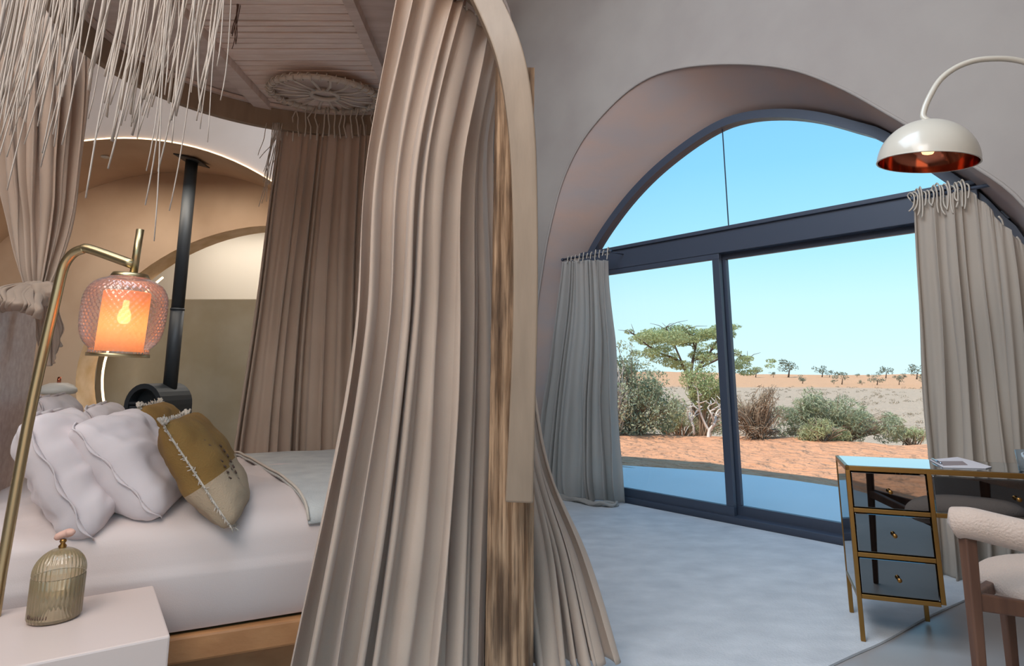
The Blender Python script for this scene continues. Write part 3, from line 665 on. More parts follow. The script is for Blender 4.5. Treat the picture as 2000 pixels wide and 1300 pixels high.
# second front curtain, flaring out to the right behind the post
f2 = thing('canopy_curtain', RG(30, 0), 'beige linen curtain flaring onto the rug right of the timber post', 'curtain')
cloth('fabric', [(0, ring_arc(28, 60)),
                 (.35, lv([(940, 330, 3.35), (950, 330, 3.45), (958, 330, 3.6)])),
                 (.60, lv([(965, 720, 3.0), (1005, 720, 3.1), (1020, 720, 3.2)])),
                 (.72, lv([(970, 900, 2.8), (1020, 900, 2.9), (1062, 900, 3.0)])),
                 (.84, lv([(975, 1080, 2.72), (1060, 1080, 2.8), (1140, 1080, 2.88)])),
                 (1, [P(975, 1310, 2.60), P(1090, 1300, 2.68), P(1198, 1290, 2.74)])],
      5.6, lambda v: .012 + .045 * v * v, M['curtain'], f2, 340, 80, 9, .8, wob=.03)
for v_ in f2.children[0].data.vertices: v_.co.z = max(v_.co.z, .003)
# back curtain
f3 = thing('canopy_curtain', RG(95, 0), 'pleated beige linen curtain hanging behind the bed', 'curtain')
cloth('fabric', [(0, [P(545, 246, 4.32), P(610, 243, 4.36), P(670, 243, 4.38), P(745, 246, 4.36)]),
                 (.5, [P(505, 560, 4.50), P(575, 560, 4.52), P(650, 560, 4.52), P(730, 560, 4.46)]),
                 (.8, [P(460, 860, 4.58), P(550, 860, 4.60), P(640, 860, 4.60), P(735, 860, 4.52)]),
                 (1, [F(430, 1090, 0.004) * 1 for _ in range(1)] + [Vector((-1.62, 4.66, .004)), Vector((-1.25, 4.66, .004)), Vector((-.95, 4.6, .004))])],
      10.5, lambda v: .022 + .022 * v, M['curtain'], f3, 420, 60, 14, .8, wob=.01)
me_ = f3.children[0].data
for v_ in me_.vertices: v_.co.z = max(v_.co.z, .003)
for i in range(17):
    q = P(552 + 185 * i / 16, 250, 4.34); r = random.Random(i)
    tube('tie', [q + Vector((0, -.02, -.06 - .05 * r.random())), q + Vector((r.gauss(0, .01), -.03, 0)), q + Vector((r.gauss(0, .012), -.05, .06)), q + Vector((r.gauss(0, .02), -.06, .13)), q + Vector((r.gauss(0, .03), .08, .19))], .008, M['cord'], f3, 5, .6)
# left curtain, knotted
f4 = thing('canopy_curtain', P(85, 900, 3.35), 'beige curtain at far left, knotted above the headboard', 'curtain')
f4.matrix_basis = Matrix.Translation(Vector((f4.location.x, 3.35, 0)))
cloth('fabric', [(0, [P(-20, -170, 2.95), P(60, -150, 3.0), P(175, -60, 3.3)]),
                 (.35, [P(-5, 150, 3.1), P(75, 150, 3.1), P(168, 150, 3.35)]),
                 (.6, [P(5, 330, 3.2), P(75, 330, 3.15), P(152, 330, 3.35)]),
                 (.8, [P(25, 440, 3.25), P(75, 440, 3.2), P(138, 440, 3.32)]),
                 (.93, [P(42, 520, 3.25), P(72, 520, 3.2), P(112, 520, 3.28)]),
                 (1, [P(52, 556, 3.25), P(72, 556, 3.22), P(96, 556, 3.26)])], 4.2, lambda v: .05 - .035 * v, M['curtain'], f4, 220, 70, 3, .9)
g = []
kc = P(72, 565, 3.22)
def blob(c, path, rad, n=16): 
    pc = cat([c + Vector(q) for q in path], n); return tube_geo(pc, [rad * (.55 + .45 * sin(pi * (i + .5) / n)) * (1 + .12 * sin(i * 1.7)) for i in range(n)], 12, .8)
def lump(c, rx, ry, rz, seed, n=28):
    V, Fc = [], []
    for i in range(n):
        f = pi * i / (n - 1)
        for j in range(2 * n):
            a = 2 * pi * j / (2 * n); d = Vector((sin(f) * cos(a), sin(f) * sin(a), cos(f)))
            k = 1 + .16 * sin(5 * a + 3 * d.z + seed) * sin(f) + .22 * noise.noise(d * 1.6 + Vector((seed, 0, 0))) + .10 * noise.noise(d * 4 + Vector((0, seed, 0)))
            V.append(c + Vector((d.x * rx * k, d.y * ry * k, d.z * rz * k)))
    for i in range(n - 1):
        for j in range(2 * n): Fc.append((i * 2 * n + j, i * 2 * n + (j + 1) % (2 * n), (i + 1) * 2 * n + (j + 1) % (2 * n), (i + 1) * 2 * n + j))
    return V, Fc
multi('knot', [lump(P(84, 572, 3.1), .075, .07, .06, 2), lump(P(66, 566, 3.12), .05, .05, .045, 5)], M['curtain'], f4)
cloth('swag', [(0, [P(40, 552, 3.10), P(60, 556, 3.08), P(78, 566, 3.06)]), (.35, [P(-6, 560, 3.00), P(35, 570, 2.98), P(76, 586, 3.0)]), (.7, [P(-12, 585, 2.96), P(38, 590, 2.92), P(80, 606, 2.96)]), (1, [P(-14, 612, 3.02), P(30, 606, 2.96), P(74, 624, 2.98)])], 2.6, .022, M['curtain'], f4, 90, 40, 12, .9)
cloth('tail', [(0, [P(70, 575, 3.26), P(85, 575, 3.24), P(105, 575, 3.28)]), (.5, [P(74, 640, 3.26), P(92, 640, 3.22), P(116, 640, 3.28)]), (1, [P(80, 690, 3.28), P(96, 715, 3.24), P(112, 672, 3.28)])], 2.2, .02, M['curtain'], f4, 60, 24, 8)
# fringe
fg = thing('macrame_fringe', RG(-110, CZ), 'long loose cotton fringe hanging from the canopy at top left', 'fringe')
rnd = random.Random(21)
ends = []
def strand(a, zend, r=.005, name='strand', lean=0, flat=.45, m='fringe', top=None, par=None, r0=CR + .02, to=None):
    p = top or RG(a, CZ + .1, r0 + rnd.uniform(-.02, .04)); n = 16; pts = []; ln = p.z - zend; px_, py_ = rnd.gauss(0, .028), rnd.gauss(0, .012); ph = rnd.uniform(0, 6)
    for i in range(n):
        f = i / (n - 1); q = p + Vector((lean * f * f + px_ * sin(f * 2.4 + ph) * f + .006 * sin(f * 7 + ph), py_ * sin(f * 3 + ph) * f, -ln * f))
        if to is not None:
            k = min(1, f * 1.5) ; k = k * k * .75 * (1 - max(0, f - .7)); q.x += (to.x - q.x) * k; q.y += (to.y - q.y) * k
        pts.append(q)
    tube(name, pts, [r * (1 - .25 * (i / n)) for i in range(n)], M[m], par or fg, 5, flat)
# knotted bundles: (bundle centre pixel, spread, how many strands, mean end pixel row)
for bx, n_s, ye, sp_, Yb in ((12, 8, 190, 12, 2.5), (48, 14, 240, 16, 2.35), (92, 17, 230, 18, 2.28), (132, 11, 190, 11, 2.22), (180, 5, 170, 9, 2.18), (208, 3, 190, 5, 2.16), (232, 4, 170, 8, 2.16), (270, 13, 250, 7, 2.15), (300, 8, 230, 8, 2.15),
                             (338, 17, 215, 9, 2.15), (368, 6, 200, 6, 2.15), (392, 3, 260, 4, 2.17), (430, 10, 175, 6, 2.17)):
    for i in range(n_s):
        x0 = bx + rnd.gauss(0, sp_); top = P(x0 + 14, -260, Yb + rnd.uniform(-.04, .06)); top.z = CZ + .1; long_ = rnd.random() < .22
        ze = P(x0, ye + rnd.gauss(0, 34) + (rnd.uniform(60, 190) if long_ else 0), Yb).z
        q = P(x0, 10, Yb); wide = rnd.random() < .25
        strand(0, ze, rnd.uniform(.009, .014) if wide and not long_ else rnd.uniform(.0035, .006), top=Vector((q.x + rnd.gauss(0, .01), q.y + rnd.gauss(0, .02), CZ + .1)), lean=-rnd.uniform(.01, .07), flat=.2 if wide else .5)
# small tassels
ts1 = thing('cord_tassel', RG(80, CZ), 'thin frayed tassel at the left edge of the back canopy curtain', 'tassel')
for i in range(14):
    p = P(538 + rnd.gauss(0, 5), 240, 4.2); strand(0, 2.75 - .28 * rnd.random() - .12 * (i % 3 == 0), .005, top=p, par=ts1, lean=-.05)
ts2 = thing('cord_tassel', P(468, 10, 3.2), 'short dark frayed tassel hanging below the canopy laths', 'tassel')
for i in range(5):
    p = P(468 + rnd.gauss(0, 3), -20, 3.0); strand(0, P(466, 60 + 10 * i, 3.0).z, .006 - .001 * i * .5, top=p, par=ts2, m='dark_cord', lean=-.01)

# timber post
pt0 = P(948, 1300, 2.50); pst = thing('timber_post', (-.005, 2.58, 0), 'rough weathered square timber post between bed curtain and window', 'post')
V, Fc = [], []; n = 90; ztop = P(1000, 130, 2.50).z; k_ = 24
for i in range(n):
    z = ztop * i / (n - 1); f = i / (n - 1); cx = -.012 + .024 * f; hw = .088 - .006 * f
    for j in range(k_):
        a = 2 * pi * (j + .5) / k_; c_, s_ = cos(a), sin(a); m_ = max(abs(c_), abs(s_)); x, y = c_ / m_ * hw, s_ / m_ * .085
        d = .006 * noise.noise(Vector((x * 30, y * 30, z * 2.2))) + .004 * noise.noise(Vector((x * 60, y * 60, z * 9)))
        V.append((cx + x * (1 + d * 8), 2.585 + y * (1 + d * 5), z + (.012 * noise.noise(Vector((x * 20, y * 20, 9))) if i == n - 1 else 0)))
for i in range(n - 1):
    for j in range(k_): Fc.append((i * k_ + j, i * k_ + (j + 1) % k_, (i + 1) * k_ + (j + 1) % k_, (i + 1) * k_ + j))
Fc += [tuple(range(k_))[::-1], tuple((n - 1) * k_ + j for j in range(k_))]
mesh('shaft', V, Fc, M['post'], pst)
box('base_plate', (-.012, 2.585, .004), .20, .19, .008, M['black_metal'], pst, .001)

# ---------------------------------------------------------------- bed
n0 = F(335, 1242, .27); D = Vector((.9134, .4071, 0)); Mv = Vector((-.4071, .9134, 0))
def B(t, s, z): return Vector((n0.x, n0.y, 0)) + D * t + Mv * s + Vector((0, 0, z))
bed = thing('bed', B(.2, .9, 0), 'wide bed with white duvet on a low oak platform', 'bed')
L0, L1, BW = -.88, 1.12, 1.82
def bedbox(name, t0, t1, s0, s1, z0, z1, m, bev=.01, par=bed): return box(name, B((t0 + t1) / 2, (s0 + s1) / 2, (z0 + z1) / 2), t1 - t0, s1 - s0, z1 - z0, m, par, bev, D, Mv, Z)
bedbox('platform', L0 - .02, L1 + .02, -.02, BW + .02, .175, .27, M['bed_wood'])
bedbox('plinth', L0 + .1, L1 - .12, .12, BW - .12, .03, .175, M['bed_wood'])
for t, s in ((L0 + .1, .14), (L1 - .12, .14), (L0 + .1, BW - .14), (L1 - .12, BW - .14)): bedbox('leg', t - .04, t + .04, s - .04, s + .04, 0, .175, M['bed_wood'])
def softbox(name, t0, t1, s0, s1, z0, z1, m, par, nx=90, ny=90, ex=5, wr=.006, seed=0, zf=None):
    """rounded soft slab: superellipsoid-like sheet wrapped over a box"""
    V, Fc = [], []; nl = 36
    hx, hy, hz = (t1 - t0) / 2, (s1 - s0) / 2, (z1 - z0)
    for i in range(nl):
        f = i / (nl - 1)
        # profile: from bottom edge outwards bulging up to the top centre
        if f < .45: g_ = f / .45; z = z0 + hz * .62 * g_; k = .985 + .05 * sin(pi * g_ * .62) ** .8
        else:
            g_ = (f - .45) / .55; ang = g_ * pi / 2; k = (.985 + .05 * sin(pi * .62) ** .8) * cos(ang) ** .5 if g_ < 1 else 0; z = z0 + hz * (.62 + .38 * (sin(ang) ** .62))
        for j in range(160):
            a = 2 * pi * j / 160; c_, s_ = cos(a), sin(a); x = math.copysign(abs(c_) ** .22, c_); y = math.copysign(abs(s_) ** .22, s_)
            t = (t0 + t1) / 2 + hx * x * k; s = (s0 + s1) / 2 + hy * y * k
            q = Vector((t * 5, s * 5, seed)); side = 1 if f < .5 else .5
            nz = noise.noise(Vector((t * 3, s * 3, z * 1.6 + seed))) * 2.2 * wr + noise.noise(Vector((t * 9 + z * 4, s * 9, z * 2 + seed))) * wr * 1.2
            gg = wr * 1.6 * abs(noise.noise(Vector((t * 7, s * 7, seed + 3)))) if f < .35 else 0
            if f < .45: nz += .034 * (1 - g_) * noise.noise(Vector((t * 11 + s * 9, z * 1.5, 7))) + .010 * noise.noise(Vector((t * 4 + z * 5, s * 4 + z * 5, 3)))
            V.append(B(t + nz * x * side, s + (nz + gg) * y * side, z + (nz * .9 if f > .45 else 0) + (zf(t, s) if zf else 0) * (f > .3) - (.012 * abs(noise.noise(Vector((t * 5, s * 5, 4)))) if i == 0 else 0)))
    for i in range(nl - 1):
        for j in range(160): Fc.append((i * 160 + j, i * 160 + (j + 1) % 160, (i + 1) * 160 + (j + 1) % 160, (i + 1) * 160 + j))
    o = mesh(name, V, Fc, m, par, True); return o
dv_ = softbox('duvet', L0, L1, .01, BW - .01, .285, .735, M['duvet'], bed, wr=.014, seed=2)
hb = thing('headboard', B(L0 - .12, .9, 0), 'grey boucle upholstered headboard at the left edge of the bed', 'headboard')
def roundslab(name, par, t0, t1, s0, s1, z0, z1, r, m):
    pts = [(s0, z0), (s0, z1 - r)] + [(s0 + r - r * cos(a), z1 - r + r * sin(a)) for a in [pi / 2 * i / 10 for i in range(1, 11)]]
    pts += [(s1 - r + r * sin(a), z1 - r + r * cos(a)) for a in [pi / 2 * i / 10 for i in range(0, 11)]] + [(s1, z0)]
    bm = bmesh.new(); f = bm.faces.new([bm.verts.new(B(t0, s, z)) for s, z in pts]); r_ = bmesh.ops.extrude_face_region(bm, geom=[f])
    for g_ in r_['geom']:
        if isinstance(g_, bmesh.types.BMVert): g_.co += D * (t1 - t0)
    o = frombm(name, bm, m, par); mod_bevel(o, .045, 5)
    for p in o.data.polygons: p.use_smooth = True
    return o
roundslab('cushion', hb, L0 - .16, L0 - .01, -.1, 1.58, .0, 1.60, .22, M['boucle'])
# blanket at the foot
def ontop(t, s): return .738
p1, p2 = F(465, 886, .745), F(652, 992, .745)
def toB(p): v = p - Vector((n0.x, n0.y, 0)); return v.dot(D), v.dot(Mv)
ta, sa = toB(p1); tb, sb_ = toB(p2)
V, Fc = [], []; nu, nv = 50, 50
for i in range(nu):
    for j in range(nv):
        f = j / (nv - 1); s = -.035 + (BW + .05) * f; te = tb + (ta - tb) * (s - sb_) / (sa - sb_); te = min(max(te, -.2), L1 - .15); t = te + (L1 - .02 - te) * i / (nu - 1)
        kk = min(.9999, max(abs(s - BW / 2) / (BW / 2), (t - (L0 + L1) / 2) / ((L1 - L0) / 2)) / 1.045); ca = kk ** 2; sa_ = sqrt(max(0, 1 - ca * ca)); z = .285 + .45 * (.62 + .38 * sa_ ** .62) + .016 + .005 * noise.noise(Vector((t * 5, s * 5, 0)))
        V.append(B(t, s, z))
for i in range(nu - 1):
    for j in range(nv - 1): Fc.append((i * nv + j, i * nv + j + 1, (i + 1) * nv + j + 1, (i + 1) * nv + j))
rn_ = mesh('blanket', V, Fc, M['runner'], None, True); mod_solid(rn_, .012, 1)
tag(rn_, 'pale grey woven blanket with a stitched edge across the foot of the bed', 'blanket')
tube('hem', [Vector(V[j]) + Vector((0, 0, .012)) for j in range(nv)], .006, M['cord'], rn_, 6)

def pillow(name, label, c, w, h, t, ax_, ay_, m, catg='pillow', flange=0, group=None, lumpy=.012, two=None, seed=0, pinch=.10):
    """cushion: ax_ = width direction, ay_ = height direction"""
    th = thing(name, c, label, catg, group); ax_ = ax_.normalized(); ay_ = ay_.normalized(); nz_ = ax_.cross(ay_).normalized()
    n = 40; V, Fc = [], []
    def pos(u, v, sd):
        e = (max(0, 1 - abs(u) ** 2.6) * max(0, 1 - abs(v) ** 2.6)) ** .42
        rc = 1 - .09 * (u * u * v * v) ** 3; k = rc - pinch * (1 - abs(v) ** 2) * abs(u) ** 3; k2 = rc - pinch * (1 - abs(u) ** 2) * abs(v) ** 3
        d = lumpy * noise.noise(Vector((u * 2.2, v * 2.2, seed + sd))) * 1.5 + lumpy * .6 * noise.noise(Vector((u * 5 + v, v * 5, seed)))
        return Vector(c) + ax_ * (u * w / 2 * k) + ay_ * (v * h / 2 * k2) + nz_ * (sd * (t / 2) * e + d * (e > 0) * min(1, e * 2))
    for sd in (1, -1):
        for i in range(n):
            for j in range(n): V.append(pos(-1 + 2 * i / (n - 1), -1 + 2 * j / (n - 1), sd))
    for q in range(2):
        for i in range(n - 1):
            for j in range(n - 1):
                f = (q * n * n + i * n + j, q * n * n + i * n + j + 1, q * n * n + (i + 1) * n + j + 1, q * n * n + (i + 1) * n + j); Fc.append(f if q == 0 else f[::-1])
    o = mesh('cover', V, Fc, m, th, True)
    bm = bmesh.new(); bm.from_mesh(o.data); bmesh.ops.remove_doubles(bm, verts=bm.verts, dist=.0008); bmesh.ops.recalc_face_normals(bm, faces=bm.faces); bm.to_mesh(o.data); bm.free()
    if two:
        o.data.materials.append(two)
        for p in o.data.polygons:
            if (p.center - Vector(c)).dot(ay_) < -h * .06: p.material_index = 1
    edge = []
    for i in range(n): edge.append(pos(-1 + 2 * i / (n - 1), 1, 0))
    for i in range(1, n): edge.append(pos(1, 1 - 2 * i / (n - 1), 0))
    for i in range(1, n): edge.append(pos(1 - 2 * i / (n - 1), -1, 0))
    for i in range(1, n - 1): edge.append(pos(-1, -1 + 2 * i / (n - 1), 0))
    if flange:
        V2 = []; F2 = []
        for i, p in enumerate(edge):
            o_ = (p - Vector(c)); o_.normalize(); V2.append(p); V2.append(p + o_ * flange + nz_ * .010 * sin(i * .55))
        m_ = len(edge)
        for i in range(m_): F2.append((2 * i, 2 * i + 1, 2 * ((i + 1) % m_) + 1, 2 * ((i + 1) % m_)))
        q = mesh('flange', V2, F2, m, th, True); mod_solid(q, .004)
    else: tube('piping', edge, .004, m if not two else M['cord'], th, 6, close=True)
    return th, edge, nz_, ay_, ax_
M['mustard'] = mat('mustard_weave', rgb(132, 98, 48), .9, col2=rgb(146, 112, 60), scale=6, bump=.4, bscale=160)
M['cream_weave'] = mat('cream_weave', rgb(178, 156, 130), .9, bump=.4, bscale=160)
def upv(deg): a = radians(deg); return Z * cos(a) - D * sin(a)
pillow('pillow', 'nearest white pillow, leaning on the grey headboard', P(146, 915, 2.66) , .62, .52, .25, (Mv + D * .0), upv(30), M['pillow'], flange=.018, seed=1, pinch=.05, lumpy=.02)
pillow('pillow', 'second white pillow, between the nearest one and the mustard cushions', P(270, 902, 2.78), .62, .50, .26, (Mv + D * .15), upv(42), M['pillow'], flange=.010, seed=5, pinch=.05, lumpy=.02)
pillow('pillow', 'far white pillow behind the nearest one, beside the white lamp', P(132, 850, 3.45), .60, .48, .18, Mv, upv(24), M['pillow'], flange=.015, seed=9)
pillow('pillow', 'far white pillow whose tip shows behind the second one', P(235, 862, 3.45), .60, .48, .18, Mv, upv(34), M['pillow'], flange=.02, seed=13)
def deco(c, label, seed, deg):
    th, edge, nz_, ay_, ax_ = pillow('cushion', label, c, .50, .50, .20, Mv + D * .12, upv(deg), M['mustard'], 'cushion', 0, 'mustard cushions on the bed', .01, M['cream_weave'], seed, .06)
    rn = random.Random(seed); g = []
    for i, p in enumerate(edge):
        for _ in range(2):
            d = (p - Vector(c)).normalized() * rn.uniform(.008, .02) + Vector((rn.gauss(0, .006), rn.gauss(0, .006), rn.gauss(0, .006))); g.append(tube_geo([p, p + d], [.003, .0015], 3))
    multi('frayed_edge', g, M['cord'], th)
    g = []
    ce = Vector(c) + ax_ * .225 + ay_ * .235
    for _ in range(26):
        e = ce + Vector((rn.gauss(0, .010), rn.gauss(0, .010), rn.gauss(.014, .010))); g.append(tube_geo([ce, e], [.007, .005], 4))
    ce = Vector(c) - ax_ * .225 + ay_ * .235
    for _ in range(26):
        e = ce + Vector((rn.gauss(0, .010), rn.gauss(0, .010), rn.gauss(.014, .010))); g.append(tube_geo([ce, e], [.007, .005], 4))
    multi('tassel', g, M['cord'], th)
    g = []
    sgn = 1 if nz_.dot(O - Vector(c)) > 0 else -1
    for k in range(3):
        for i in range(14):
            u = .06 + .05 * k; v = -.16 + .025 * i; b = Vector(c) + ax_ * (-u) + ay_ * v + nz_ * sgn * (.098 - .12 * u * u * 4 - 1.1 * v * v)
            g.append(tube_geo([b, b + ax_ * .014 + ay_ * .012], [.004, .002], 3)); g.append(tube_geo([b, b - ax_ * .014 + ay_ * .012], [.004, .002], 3))
    multi('embroidery', g, M['dark_cord'], th)
deco(P(404, 912, 2.72), 'nearer mustard and cream cushion with frayed edges and brown stitching', 31, 34)
deco(P(335, 868, 3.45), 'farther mustard cushion with a knotted corner, in front of the stove', 37, 30)

# ---------------------------------------------------------------- nightstands
def nightstand(lab, c, ax_, ay_, w, d, h, group='cream bedside cubes'):
    base = c - Z * h; t = thing('nightstand', (base.x, base.y, 0), lab, 'bedside table', group)
    ce = Vector((base.x, base.y, 0))
    box('body', ce + Z * h / 2, w, d, h, M['white_lacquer'], t, .006, ax_, ay_)
    return t
nz = .49; q1, q2 = F(333, 1240, nz), F(300, 1142, nz); ey = (q2 - q1); dl = ey.length; ey.normalize(); ex = (F(0, 1183, nz) - q2); ex -= ey * ex.dot(ey); ex.normalize(); W_ = 1.0
nightstand('cream cube bedside table in front of the bed, bottom left', q1 + ex * W_ / 2 + ey * dl / 2, -ex, ey, W_, dl, nz)
LY = 4.35; lc = P(113, 762, LY)
nightstand('cream bedside table on the far side of the bed behind the pillows', Vector((lc.x + .05, LY, .5)), D, Mv, .45, .4, .5)
ml = thing('table_lamp', (lc.x, LY, .5), 'small white mushroom-shaped lamp behind the pillows at left', 'lamp')
b0 = Vector((lc.x, LY, .5)); hh = lc.z - .5
lathe('base', [(0, 0), (.07, 0), (.07, .015), (.02, .025), (0, .025)], b0, M['lamp_white'], ml); tube('stem', [b0 + Z * .02, b0 + Z * (hh + .09)], .010, M['copper'], ml)
lathe('lamp_shade', [(0, .052), (.05, .050), (.085, .035), (.108, .012), (.112, -.008), (.10, -.022), (.06, -.030), (0, -.030)], lc, M['lamp_white'], ml, 40)
tube('finial', [lc + Z * .05, lc + Z * .085], .012, M['copper'], ml)

# ---------------------------------------------------------------- glass jar candle
cz = F(105, 1207, nz); jr = .072
cj = thing('glass_candle_jar', cz, 'ribbed amber glass jar with domed lid on the near bedside table', 'candle jar')
rib = lambda i, t: 1 + .022 * cos(40 * t)
lathe('jar', [(0, .004), (jr * .96, .004), (jr, .012), (jr, .125), (jr * .98, .128), (jr * .95, .125), (jr * .95, .012), (0, .010)], cz, M['candle_glass'], cj, 160, None, lambda i, t: 1 + (.02 * cos(36 * t) if 1 < i < 5 else 0))
lathe('wax', [(0, .012), (jr * .92, .012), (jr * .92, .062), (0, .062)], cz, M['wax'], cj, 32)
lathe('lid', [(jr * .99, .128), (jr * 1.0, .136)] + [(jr * cos(a), .136 + .072 * sin(a)) for a in [pi / 2 * i / 12 for i in range(1, 12)]] + [(.004, .209)], cz, M['candle_glass'], cj, 160, None, lambda i, t: 1 + (.02 * cos(36 * t) if i > 0 else 0))
lathe('knob', [(.010, .206), (.012, .212), (.006, .220), (.010, .226), (.008, .232), (0, .234)], cz, M['gold'], cj, 16)
g = []
rn = random.Random(2)
for i in range(9):
    x = -.030 + .0075 * i; a = -pi / 2 + x / jr - .1; p = cz + Vector((jr * 1.03 * cos(a), jr * 1.03 * sin(a), 0)); g.append(tube_geo([p + Z * .020, p + Z * (.026 + .006 * rn.random())], .0016, 4))
multi('printed_code', g, M['dark_cord'], cj)
kp = cz + Z * .235
multi('pink_tuft', [blob(kp, [(-.022, 0, .000), (-.008, 0, .010), (.010, .01, .014), (.026, 0, .018)], .016, 8)], M['rib_light'], cj)

# ---------------------------------------------------------------- floor lamp (brass, glass shade)
fl_ = thing('floor_lamp', (P(-20, 1290, 2.05).x, 2.1, 0), 'brass floor lamp with a lit cut-glass shade beside the bed', 'lamp')
LYy = 2.15
bse = Vector((P(-30, 1400, LYy).x - .02, LYy, .0))
lathe('base', [(0, .0), (.14, .0), (.14, .018), (.02, .026), (0, .026)], bse, M['brass'], fl_, 40)
pole = [bse + Z * .02, P(2, 1120, LYy), P(60, 800, LYy), P(112, 570, LYy)]
elb = [P(122, 528, LYy), P(131, 508, LYy), P(144, 494, LYy), P(160, 487, LYy), P(178, 487, LYy)]
arm_end = P(262, 517, LYy)
tube('pole', cat([pole[0], pole[1]], 6)[:-1] + cat([pole[1], pole[2], pole[3]] , 10) + cat([pole[3]] + elb + [arm_end], 30)[1:], .0165, M['brass'], fl_, 14)
rodt, rodb = P(274, 448, LYy), P(260, 540, LYy)
tube('stem', [rodt, rodb], .0125, M['brass'], fl_, 14)
sc_ = P(243, 615, LYy); dn = (rodt - rodb).normalized(); R_ = .5 * 140 / 1250 * LYy * 1.0; Hh = .5 * 150 / 1250 * LYy
prf = []
R_ *= 1.06
for i in range(57):
    f = -1 + 2 * i / 56; r = (1 - abs(f) ** 3.0) ** (1 / 3.2) if abs(f) < 1 else 0
    if f < 0: r = max(r, .72)
    else: r = max(r, .46)
    r = r * (1 - .03 * (1 - f)); prf.append((R_ * r, Hh * f))
def dia(i, t):
    return 1 + .022 * (abs(sin(21 * t + i * .62)) + abs(sin(21 * t - i * .62)))
KS = 252
lathe('glass_shade', prf, sc_, M['shade_glass'], fl_, KS, dn, dia)
lathe('bottom_rim', [(R_ * .70, -Hh), (R_ * .735, -Hh), (R_ * .735, -Hh - .012), (R_ * .70, -Hh - .012), (R_ * .70, -Hh)], sc_, M['brass'], fl_, 48, dn)
lathe('top_cap', [(0, Hh + .014), (R_ * .42, Hh + .014), (R_ * .46, Hh + .004), (R_ * .46, Hh - .004), (0, Hh - .004)], sc_, M['brass'], fl_, 48, dn)
lathe('diffuser', [(R_ * .56, -Hh * .95), (R_ * .56, Hh * .58), (R_ * .54, Hh * .62), (0, Hh * .62)], sc_, M['amber'], fl_, 48, dn)
lathe('bulb', [(.003, -.030), (.012, -.028), (.019, -.018), (.021, -.006), (.017, .012), (.010, .024), (.009, .05), (.003, .05)], sc_, M['bulb'], fl_, 24, dn)
pl = bpy.data.lights.new('lamp_bulb_light', 'POINT'); pl.energy = .6; pl.color = (1, .80, .60); pl.shadow_soft_size = .03
po = bpy.data.objects.new('lamp_bulb_light', pl); C.objects.link(po); po.location = sc_ - dn * .045; po.parent = fl_; po.matrix_parent_inverse = fl_.matrix_basis.inverted()

# ---------------------------------------------------------------- stove
SY = 6.05; st = P(334, 745, SY); stt = thing('wood_stove', (st.x - .05, SY + .1, 0), 'black wood-burning stove with tall flue pipe behind the pillows', 'stove')
ang = radians(-22); sx = Vector((cos(ang), sin(ang), 0)) ; sy = Vector((-sin(ang), cos(ang), 0)); sx2 = Vector((.80, .60, 0)); 
# front faces left-forward: front normal fn_, depth goes right-back
fn_ = Vector((-.22, -.9755, 0)); sxx = Vector((.9755, -.22, 0))
c0 = P(303, 800, SY); wS, zt = .40, P(310, 748, SY).z
def arch_pts(w, z0, z1, n=14): return [(-w / 2, z0)] + [(-w / 2 * cos(pi * i / n), z1 - w / 2 + w / 2 * sin(pi * i / n)) for i in range(n + 1)] + [(w / 2, z0)]
def extr(name, pts, c, ux, dn_, depth, m, par, bev=.006):
    bm = bmesh.new(); f = bm.faces.new([bm.verts.new(Vector((c.x, c.y, 0)) + ux * a + Z * b) for a, b in pts]); r_ = bmesh.ops.extrude_face_region(bm, geom=[f])
    for g_ in r_['geom']:
        if isinstance(g_, bmesh.types.BMVert): g_.co += dn_ * depth
    o = frombm(name, bm, m, par)
    if bev: mod_bevel(o, bev)
    return o
fc0 = Vector((c0.x, SY, 0)) + fn_ * .16
outer = arch_pts(wS, .12, zt); inner = arch_pts(wS - .09, .17, zt - .045)
# shell ring between outer and inner, deep
bm = bmesh.new(); A1 = [bm.verts.new(fc0 + sxx * a + Z * b) for a, b in outer]; B1 = [bm.verts.new(fc0 + sxx * a + Z * b) for a, b in inner]
A2 = [bm.verts.new(fc0 + sxx * a + Z * b - fn_ * .40) for a, b in outer]; B2 = [bm.verts.new(fc0 + sxx * a + Z * b - fn_ * .10) for a, b in inner]
nn_ = len(outer)
for i in range(nn_):
    j = (i + 1) % nn_; bm.faces.new((A1[i], A1[j], B1[j], B1[i])); bm.faces.new((A1[i], A2[i], A2[j], A1[j])); bm.faces.new((B1[i], B1[j], B2[j], B2[i]))
bm.faces.new(A2); bm.faces.new(B2[::-1]); frombm('body', bm, M['stove_metal'], stt)
def sbox(name, x0, x1, z0, z1, d0, d1, m): return box(name, fc0 + sxx * (x0 + x1) / 2 - fn_ * (d0 + d1) / 2 + Z * (z0 + z1) / 2, x1 - x0, d1 - d0, z1 - z0, m, stt, .004, sxx, -fn_)
sbox('baffle', -wS / 2 + .05, wS / 2 - .05, zt - .19, zt - .165, .0, .10, M['stove_metal'])
dr = sbox('door', -wS / 2 + .06, wS / 2 - .06, zt - .62, zt - .20, .0, .02, M['stove_metal']); g0 = sbox('door_glass', -wS / 2 + .10, wS / 2 - .10, zt - .56, zt - .28, -.004, .002, M['dark_inside']); sbox('handle', -.05, .05, zt - .245, zt - .232, -.03, -.01, M['stove_metal'])
sbox('plinth', -wS / 2 + .04, wS / 2 - .04, 0, .12, .04, .36, M['dark_inside'])
fpx = fc0 - fn_ * .22; fpx = Vector((P(333, 745, SY + .05).x, SY + .05, 0)); topz = NZ + sqrt(NR ** 2 - (fpx.x - NX) ** 2)
pr_ = .062
